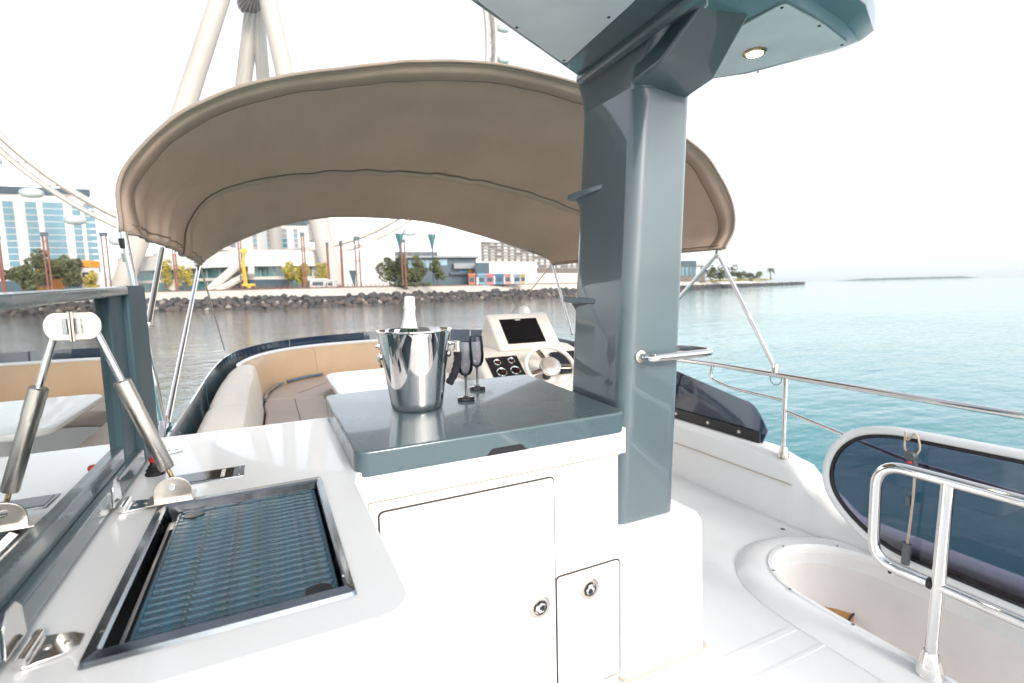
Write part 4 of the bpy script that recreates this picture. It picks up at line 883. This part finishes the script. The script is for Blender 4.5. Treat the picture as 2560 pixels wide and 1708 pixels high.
hub = MB().loft([[WCtr+WN*o_+WS*(r*cos(t))+Vector((0, 0, r*sin(t))) for t in [2*pi*k/24 for k in range(24)]] for o_, r in ((-9, 3.5), (-8, 5), (-4, 5.4), (4, 5.4), (12, 5.4), (13, 4))]).build('hub', mat('hub_dark', (.14, .10, .09), .6, var=.3, vscale=.3), wh)
for x0, x1, y1, d1, r in ((585, 300, 740, 208, 3.8), (655, 838, 740, 208, 3.7), (634, 545, 740, 262, 3.5), (640, 700, 740, 268, 3.0)):
    a = WCtr+WN*(-8 if d1 < 220 else 10)+WS*((x0-622)/1280*228); b = PD(x1, y1, d1); b.z = PROM
    MB().tube([a+Vector((0, 0, 4)), a.lerp(b, .5), b], [r*.95, r*1.08, r], 20).build('leg', WHEELW, wh)
sm = MB()
for k in range(90):
    a = 2*pi*k/90; sm.tube([WCtr+WN*(-7 if k % 2 else 7)+WS*(6*cos(a+.6))+Vector((0, 0, 6*sin(a+.6))), wp_(a, RW-4)], .045, 4)
o = sm.build('spoke_cables', mat('cable', (.62, .66, .68), .5), wh, smooth=False); o['kind'] = 'stuff'
cab = MB().lathe([(.0001, -3.8), (1.1, -3.5), (1.75, -2.3), (1.95, -.9), (1.95, .9), (1.75, 2.3), (1.1, 3.5), (.0001, 3.8)], (0, 0, 0), 14, ax=(1, 0, 0)).mesh('cabin', (0, 0, 0), 50); cab.materials.append(mat('cabin_glass', (.50, .56, .55), .15, var=.4, vscale=.3, coat=1))
for k in range(48):
    a = 2*pi*(k+.4)/48
    if sin(a) > .25: continue
    piece('cabin', cab, wh, wp_(a, RW+5.2, 0), math.atan2(WS.y, WS.x))
# wheel terminal: pale sloping base
f = Facade('wheel_terminal', 'white sloping terminal base below the wheel with a tapered dark doorway', 'building', 770, 215, 985, 222, 628, 30, WHITEB, pyx=860)
f.pxslab(862, 648, 950, 652, .3, .8, 'ledge', CREAMB); f.pxslab(905, 600, 990, 680, -2, 20, 'upper_block', WHITEB)
a, b = f.hit(872, 676), f.hit(888, 716); c = f.a+f.n*.2
MB().loft([[c+f.e*a[0]+Vector((0, 0, a[1])), c+f.e*(b[0]+.6)+Vector((0, 0, a[1])), c+f.e*b[0]+Vector((0, 0, PROM)), c+f.e*(a[0]+2)+Vector((0, 0, PROM))], [c-f.n*.5+f.e*a[0]+Vector((0, 0, a[1])), c-f.n*.5+f.e*(b[0]+.6)+Vector((0, 0, a[1])), c-f.n*.5+f.e*b[0]+Vector((0, 0, PROM)), c-f.n*.5+f.e*(a[0]+2)+Vector((0, 0, PROM))]]).build('doorway', DARKB, f.root)
for y in (577, 590): 
    for x in (783, 795): f.pxslab(x, y+3, x+9, y+12, .3, .5, 'window', DARKB)
f.pxslab(1000-232, 560, 800, 600, 0, 12, 'stair_tower', WHITEB)
# dark pavilion building in the middle
f = Facade('dark_restaurant', 'dark glass restaurant building with a wide flat roof overhang behind the trees', 'building', 972, 262, 1192, 278, 640, 28, DARKB, pyx=1080)
f.pxslab(965, 628, 1150, 643, -1, 22, 'upper_floor', CREAMB)
a, b = f.hit(967, 640)[0], f.hit(1092, 640)[0]; zz0, zz1 = f.hit(1000, 643)[1], f.hit(1000, 629)[1]
f.grid(a, b, zz0, zz1, 17, 1, 1.4, (zz1-zz0)*.75, 'upper_window', [BROWNB, DARKB], 1.6, skip=.12)
f.pxslab(972, 641, 1196, 645, 3.5, 34, 'roof_overhang', GREYB)
a = f.hit(985, 660); b = f.hit(1085, 660); f.grid(a[0], b[0], f.hit(1000, 672)[1], f.hit(1000, 650)[1], 9, 1, (b[0]-a[0])/9*.85, 4, 'window', [GLASSB, GLASSG], .3)
f.pxslab(1092, 649, 1118, 664, .4, 1, 'window', GLASSB); f.pxslab(1134, 659, 1185, 672, 3, 8, 'balcony_wall', GREYB); f.pxslab(1150, 673, 1176, 682, .5, 1, 'window', GLASSB); f.pxslab(1171, 673, 1182, 682, .8, 1, 'awning', ORANGE)
f.pxslab(1126, 682, 1192, 686, 3, 8, 'balcony_wall', DARKB); f.pxslab(1184, 662, 1194, 688, 3.2, 3, 'column', GREYB)
# cinema-like white box and dark block
f = Facade('white_hall', 'long plain white hall with a dark end block, in front of the patterned apartments', 'building', 1192, 262, 1342, 282, 655, 22, WHITEB, pyx=1300)
f.pxslab(1190, 657, 1224, 692, .5, 18, 'dark_block', DARKB); f.pxslab(1322, 659, 1342, 690, .6, 6, 'end_bay', WHITEB)
# patterned apartments
f = Facade('patterned_apartments', 'brown apartment block with a chequered grid of pale windows', 'building', 1205, 330, 1560, 420, 606, 25, BROWNB, pyx=1230)
f.grid(1., f.L-1, PROM+12, f.top-.5, 26, 8, f.L/26*.55, (f.top-PROM-12)/8*.62, 'window', [mat('pale_window', (.62, .58, .53), .4, var=.1, vscale=.3), mat('beige_window', (.45, .40, .35), .4, var=.1, vscale=.3)], .3, skip=.16)
for j in range(9): zf = PROM+12+(f.top-PROM-12)*j/8; f.slab(0, f.L, zf-.25, zf+.25, .5, .8, 'floor_band', GREYB)
f.slab(-1, f.L+1, PROM, PROM+8, 6, 8, 'ground_arcade', CREAMB)
# ================================================================== promenade furniture
def lamp_mast(x, ytop, d, w, label):
    b = PD(x, 720, d); b.z = PROM; t = PD(x, ytop, d).z; m = thing('light_mast', tuple(b), label, 'light mast', 'rust coloured lattice masts on the promenade'); hw = w/2560*2*d
    for s in (-1, 1): MB().box((b.x-.22+s*hw*rgt.x, b.y-.22+s*hw*rgt.y, PROM), (b.x+.22+s*hw*rgt.x, b.y+.22+s*hw*rgt.y, t)).build('upright', RUST, m, smooth=False)
    q = MB(); k = 0; z = PROM+2
    while z < t-1: q.tube([b-rgt*hw+Vector((0, 0, z-PROM)), b+rgt*hw+Vector((0, 0, z-PROM+(1.6 if k % 2 else 0)))], .1, 4); z += 2.2; k += 1
    q.build('lattice', RUST, m, smooth=False)
    MB().box((b.x-hw-.3, b.y-.5, t), (b.x+hw+.3, b.y+.5, t+1.3)).build('lamp_head', DARKB, m)
for a in ((10, 600, 178, 3, 'rust lattice mast before the hotel, leftmost of all the masts'), (126, 592, 178, 5, 'rust lattice mast beside the orange awning at far left'), (272, 592, 178, 6, 'broad rust lattice mast just left of the canopy leg'),
          (443, 612, 190, 3, 'rust lattice mast beside the leftmost yellow tree'), (607, 600, 192, 3, 'rust lattice mast next to the yellow boom lift'), (764, 592, 190, 3, 'rust lattice mast among the yellow flowering trees'),
          (824, 616, 188, 1.5, 'thin rust mast right of the white kiosk'), (858, 612, 188, 1.5, 'thin rust mast beside the tapered dark doorway'), (898, 602, 188, 5, 'tall rust lattice mast in front of the white terminal base'), (1012, 608, 190, 4, 'rust lattice mast among the green trees')): lamp_mast(*a)
def cone_lamp(x, yt, yb, d, label):
    t = PD(x, yt, d); b = PD(x, yb, d); o = thing('funnel_lamp', (b.x, b.y, PROM), label, 'street lamp', 'glass funnel lamps'); h = (t.z-b.z)
    MB().tube([(b.x, b.y, PROM), (b.x, b.y, b.z+h*.3)], .35, 8).build('pole', DARKB, o)
    MB().lathe([(.4, 0), (1.0, h*.4), (1.9, h*.9), (1.9, h), (.001, h)], (b.x, b.y, b.z+h*.2), 12).build('funnel', GLASSG, o)
cone_lamp(1081, 594, 632, 235, 'glass funnel lamp standing before the dark restaurant roof'); cone_lamp(1000, 592, 630, 225, 'glass funnel lamp above the green trees')
# railing
rl = thing('promenade_railing', tuple(PD(640, 722, 186)), 'brown slatted railing along the promenade edge', 'railing')
rp_ = [Vector((p.x, p.y, 0))+inland(p)*16 for p in along_path(WL, 1.6) if 560 < (CX+FPX*(p-CAM).dot(rgt)/(p-CAM).dot(fwd)) < 1000]
pm = MB().box((-.09, -.09, 0), (.09, .09, 1.25)).mesh('post', (0, 0, 0), False); pm.materials.append(RUST)
for p in rp_: piece('post', pm, rl, p+Vector((0, 0, PROM)))
for z in (.45, 1.2): MB().tube([p+Vector((0, 0, PROM+z)) for p in rp_], .08, 4).build('rail', RUST, rl, smooth=False)
# boom lift
bl = thing('boom_lift', tuple(PD(622, 708, 190)), 'yellow boom lift parked in front of the curved pavilion', 'boom lift')
q = PD(622, 712, 190); q.z = PROM
MB().box((q.x-2.2, q.y-1.4, PROM+.6), (q.x+2.2, q.y+1.4, PROM+2.2)).build('chassis', YELLOW, bl, bevel=.2)
for sx in (-1.4, 1.4):
    for sy in (-1.3, 1.3): MB().lathe([(.3, -.25), (.75, -.25), (.75, .25), (.3, .25)], (q.x+sx, q.y+sy, PROM+.75), 14, ax=(0, 1, 0)).build('wheel', RUBBER, bl)
MB().tube([q+Vector((-1, 0, 2)), q+Vector((-1.4, 0, 10.5))], .65, 6).build('lower_boom', YELLOW, bl, smooth=False)
MB().tube([q+Vector((-1.4, 0, 10)), q+Vector((-.6, 0, 14.5))], .5, 6).build('upper_boom', YELLOW, bl, smooth=False)
MB().box((q.x-1.8, q.y-.8, PROM+13.5), (q.x+.4, q.y+.8, PROM+15)).build('basket', YELLOW, bl)
# kiosks, van, awnings
def kiosk(px0, px1, yt, d, m, name, label, cat, roofm=None, grp=None):
    a = PD(px0, 715, d); b = PD(px1, 715, d); z = PD((px0+px1)/2, yt, d).z; e = Vector((b.x-a.x, b.y-a.y, 0)); n = Vector((-e.y, e.x, 0)).normalized()
    o = thing(name, (a.x, a.y, PROM), label, cat, grp); A0 = Vector((a.x, a.y, PROM)); h = z-PROM
    MB().obox(A0, e, n*4, (0, 0, h*.8)).build('cabin', m, o, bevel=.1); MB().obox(A0-e*.06+Vector((0, 0, h*.8+.02))-n*.5, e*1.12, n*5, (0, 0, h*.2)).build('roof', roofm or m, o, bevel=.1)
    MB().obox(A0+e*.15-n*.05+Vector((0, 0, h*.25)), e*.7, n*.2, (0, 0, h*.4)).build('opening', DARKB, o)
kiosk(775, 815, 697, 186, WHITEB, 'kiosk', 'white kiosk with a rounded white roof among yellow trees', 'kiosk'); kiosk(818, 834, 700, 184, WHITEB, 'kiosk', 'small plain white kiosk right of the rounded one', 'kiosk')
kiosk(92, 138, 650, 190, ORANGE, 'kiosk', 'kiosk with a bright orange awning below the hotel', 'kiosk', YELLOW); kiosk(205, 232, 652, 200, WHITEB, 'kiosk', 'white booth with an orange side below the hotel', 'kiosk', ORANGE)
cols = [((.55, .20, .10), 'orange'), ((.20, .38, .50), 'blue'), ((.55, .22, .25), 'pink'), ((.10, .22, .35), 'dark blue'), ((.58, .30, .25), 'salmon'), ((.40, .45, .48), 'pale grey'), ((.60, .42, .2), 'amber')]
for k, (x, w, (c, nm)) in enumerate(zip((1172, 1196, 1215, 1238, 1262, 1284, 1302), (16, 18, 20, 22, 16, 18, 12), cols)):
    kiosk(x, x+w, 684, 225, mat('kiosk_'+nm.replace(' ', '_'), c, .6), 'market_stall', nm+' market stall in the row before the white hall', 'market stall', None, 'coloured market stalls')
# ================================================================== trees
def leaf_crown(mb, c, rx, ry, rz, n, sz, rnd, clumps=9):
    cl_ = [(Vector((rnd.gauss(0, .45)*rx, rnd.gauss(0, .45)*ry, rnd.gauss(0, .42)*rz)), rnd.uniform(.28, .5)) for _ in range(clumps)]
    for k in range(n):
        o_, r_ = rnd.choice(cl_); d = Vector((rnd.gauss(0, 1), rnd.gauss(0, 1), rnd.gauss(0, 1))).normalized()*rnd.uniform(.55, 1)**.6*r_
        p = Vector(c)+o_+Vector((d.x*rx, d.y*ry, d.z*rz)); a = Vector((rnd.gauss(0, 1), rnd.gauss(0, 1), rnd.gauss(0, .6))).normalized(); b = a.orthogonal().normalized(); s = sz*rnd.uniform(.6, 1.4)
        mb.add([p-a*s, p+b*s*.6, p+a*s, p-b*s*.6], [(0, 1, 2, 3)])
def tree(x, yb, yt, wpx, d, m, label, group, n=700, seed=1, base=PROM):
    rnd = random.Random(seed); b = PD(x, yb, d); b.z = base; top = PD(x, yt, d).z; rx = wpx/2/1280*d; H = top-base
    t = thing('tree', tuple(b), label, 'tree', group); cz = base+H*.62
    tr = MB().tube([b, b+Vector((rnd.uniform(-.3, .3), 0, H*.3)), b+Vector((rnd.uniform(-.5, .5), 0, H*.6))], [.32, .25, .12], 7)
    for k in range(4): a = rnd.uniform(0, 6.3); tr.tube([b+Vector((0, 0, H*rnd.uniform(.25, .4))), b+Vector((cos(a)*rx*.5, sin(a)*rx*.5, H*rnd.uniform(.5, .7)))], [.12, .05], 5)
    tr.build('trunk', BARK, t); cm = MB(); leaf_crown(cm, (b.x, b.y, cz), rx*1.0, rx*.9, H*.50, int(n*1.6), .62*max(.7, rx/5), rnd, 14); cm.build('crown', m, t, smooth=False, recalc=False)
G1 = 'green shade trees by the restaurant'; G2 = 'yellow flowering trees by the pavilion'; G3 = 'trees on the low headland'
tree(975, 708, 655, 58, 200, LEAF, 'green tree at the left of the clump before the restaurant', G1, 900, 1); tree(1012, 708, 652, 52, 196, LEAF, 'green tree behind the lattice mast in the middle of the clump', G1, 900, 2); tree(1045, 708, 651, 56, 204, LEAF, 'broad green tree right of the lattice mast', G1, 900, 3); tree(1094, 706, 657, 36, 200, LEAF, 'round green tree standing alone right of the clump', G1, 800, 4)
tree(728, 712, 662, 40, 196, LEAFY, 'yellow flowering tree right of the boom lift', G2, 800, 5); tree(755, 712, 668, 36, 194, LEAFY, 'yellow flowering tree behind the mast near the kiosk', G2, 700, 6); tree(812, 708, 664, 34, 196, LEAFY, 'yellow flowering tree behind the white kiosk', G2, 700, 7); tree(415, 720, 655, 34, 196, LEAFY, 'yellow tree leftmost under the canopy edge', G2, 700, 8); tree(470, 720, 668, 38, 198, LEAFY, 'yellow tree beside the forward canopy leg', G2, 700, 9)
G4 = 'trees below the hotel'
tree(55, 712, 668, 66, 185, LEAF, 'wide dark green tree below the hotel at far left', G4, 1000, 10); tree(110, 712, 664, 70, 182, LEAF, 'green tree below the orange awning', G4, 900, 11); tree(165, 712, 658, 72, 186, LEAF, 'tall bushy green tree right of the orange awning', G4, 1100, 12); tree(228, 714, 684, 34, 182, LEAFY, 'small yellow green shrub tree below the white booth', G4, 500, 13)
# hedge below the clump
hd = MB(); rnd = random.Random(4)
for x in range(975, 1078, 3): p = PD(x, 712, 195); leaf_crown(hd, (p.x, p.y, PROM+.7), 1.1, 1, .8, 24, .3, rnd, 3)
tag(hd.build('hedge', LEAF, smooth=False, recalc=False, org=tuple(Vector((PD(1025, 712, 195).x, PD(1025, 712, 195).y, PROM)))), 'low clipped green hedge below the clump of trees', 'hedge')
# headland right of the mast
HB_ = PROM-.2
f = Facade('headland_villa', 'dark villa with a blue roof edge on the low headland right of the mast', 'building', 1690, 400, 1762, 410, 664, 12, BROWNB, base=HB_, pyx=1725)
f.pxslab(1700, 652, 1741, 666, .5, 12, 'roof_block', DARKB); f.pxslab(1741, 668, 1750, 690, .4, 3, 'white_pier', WHITEB)
for x in (1704, 1714, 1724, 1734): f.pxslab(x, 668, x+6, 690, .4, .8, 'window', GLASSB)
for k, (x, yt, w, lab) in enumerate(((1775, 668, 34, 'bushy tree beside the headland villa'), (1800, 672, 36, 'round tree left of the leaning canopy leg on the headland'), (1828, 667, 30, 'taller tree between the canopy legs on the headland'), (1852, 681, 34, 'low bushy tree in the middle of the headland'), (1874, 683, 30, 'low tree right of the middle on the headland'))):
    tree(x, 700, yt, w, 430, LEAF, lab, G3, 500, 20+k, HB_)
def palm(x, yt, d, label, seed):
    rnd = random.Random(seed); b = PD(x, 700, d); b.z = HB_; top = PD(x, yt+4, d); t = thing('palm_tree', tuple(b), label, 'palm tree', 'palms on the headland')
    MB().tube([b, Vector((b.x, b.y, (b.z+top.z)/2)), Vector((b.x, b.y, top.z))], [.5, .4, .35], 7).build('trunk', BARK, t); cm = MB()
    for k in range(16):
        a = rnd.uniform(0, 6.3); L_ = rnd.uniform(3.2, 4.6); up_ = rnd.uniform(-.1, .9); c0 = Vector((b.x, b.y, top.z)); d_ = Vector((cos(a), sin(a), 0)); sd2 = Vector((-sin(a), cos(a), 0))
        P = [c0+d_*L_*s_+Vector((0, 0, up_*L_*s_-1.1*L_*s_*s_)) for s_ in (0, .25, .5, .75, 1)]
        cm.loft([[p-sd2*w_-Vector((0, 0, .3*w_)), p, p+sd2*w_-Vector((0, 0, .3*w_))] for p, w_ in zip(P, (.15, .6, .7, .5, .05))], cap=False, closed=False)
    cm.build('fronds', LEAF, t, smooth=False, recalc=False)
palm(1898, 676, 440, 'palm left of the last palm on the headland', 1); palm(1926, 668, 445, 'tallest palm at the end of the headland trees', 2)
hd = MB(); rnd = random.Random(8)
for x in range(1740, 1925, 4): p = PD(x, 700, 418); leaf_crown(hd, (p.x, p.y, HB_+.6), 2.2, 1.5, .9, 16, .7, rnd, 3)
tag(hd.build('flowering_hedge', LEAFY, smooth=False, recalc=False), 'low yellow flowering hedge along the headland', 'hedge')
# far breakwater island
A_ = PZ(2105, 699.6, WATER_Z); d_ = 2600
pts = [PD(x, 700-(x-2105)*.024, d_) for x in range(2090, 2461, 15)]
isl = MB().loft([[(p.x, p.y, WATER_Z-1), (p.x, p.y, WATER_Z+max(.2, h_)), (p.x+inland(p).x*60, p.y+inland(p).y*60, WATER_Z+max(.2, h_)), (p.x+inland(p).x*80, p.y+inland(p).y*80, WATER_Z-1)] for p, h_ in zip(pts, [min(1, k/5, (len(pts)-1-k)/3)*(9+3*noise.noise((k*.7, 0, 0))) for k in range(len(pts))])]).build('far_island', mat('island_scrub', (.10, .13, .11), .9, var=.3, vscale=.02), smooth=60); struct(isl)
# ================================================================== air
HAZE_D = .00015
hz = MB().box((-9200, -9200, WATER_Z-1), (9200, 15200, 262)).build('haze', GEL, smooth=False, org=(0, 0, WATER_Z-1)); tag(hz, None, None, None, 'stuff')
hm = bpy.data.materials.new('haze_air'); hm.use_nodes = True; hn = hm.node_tree; hn.nodes.clear(); hv = hn.nodes.new('ShaderNodeVolumePrincipled'); ho = hn.nodes.new('ShaderNodeOutputMaterial')
hv.inputs['Color'].default_value = (.84, .94, .97, 1); hv.inputs['Density'].default_value = HAZE_D; hn.links.new(hv.outputs[0], ho.inputs['Volume']); hz.data.materials.clear(); hz.data.materials.append(hm)
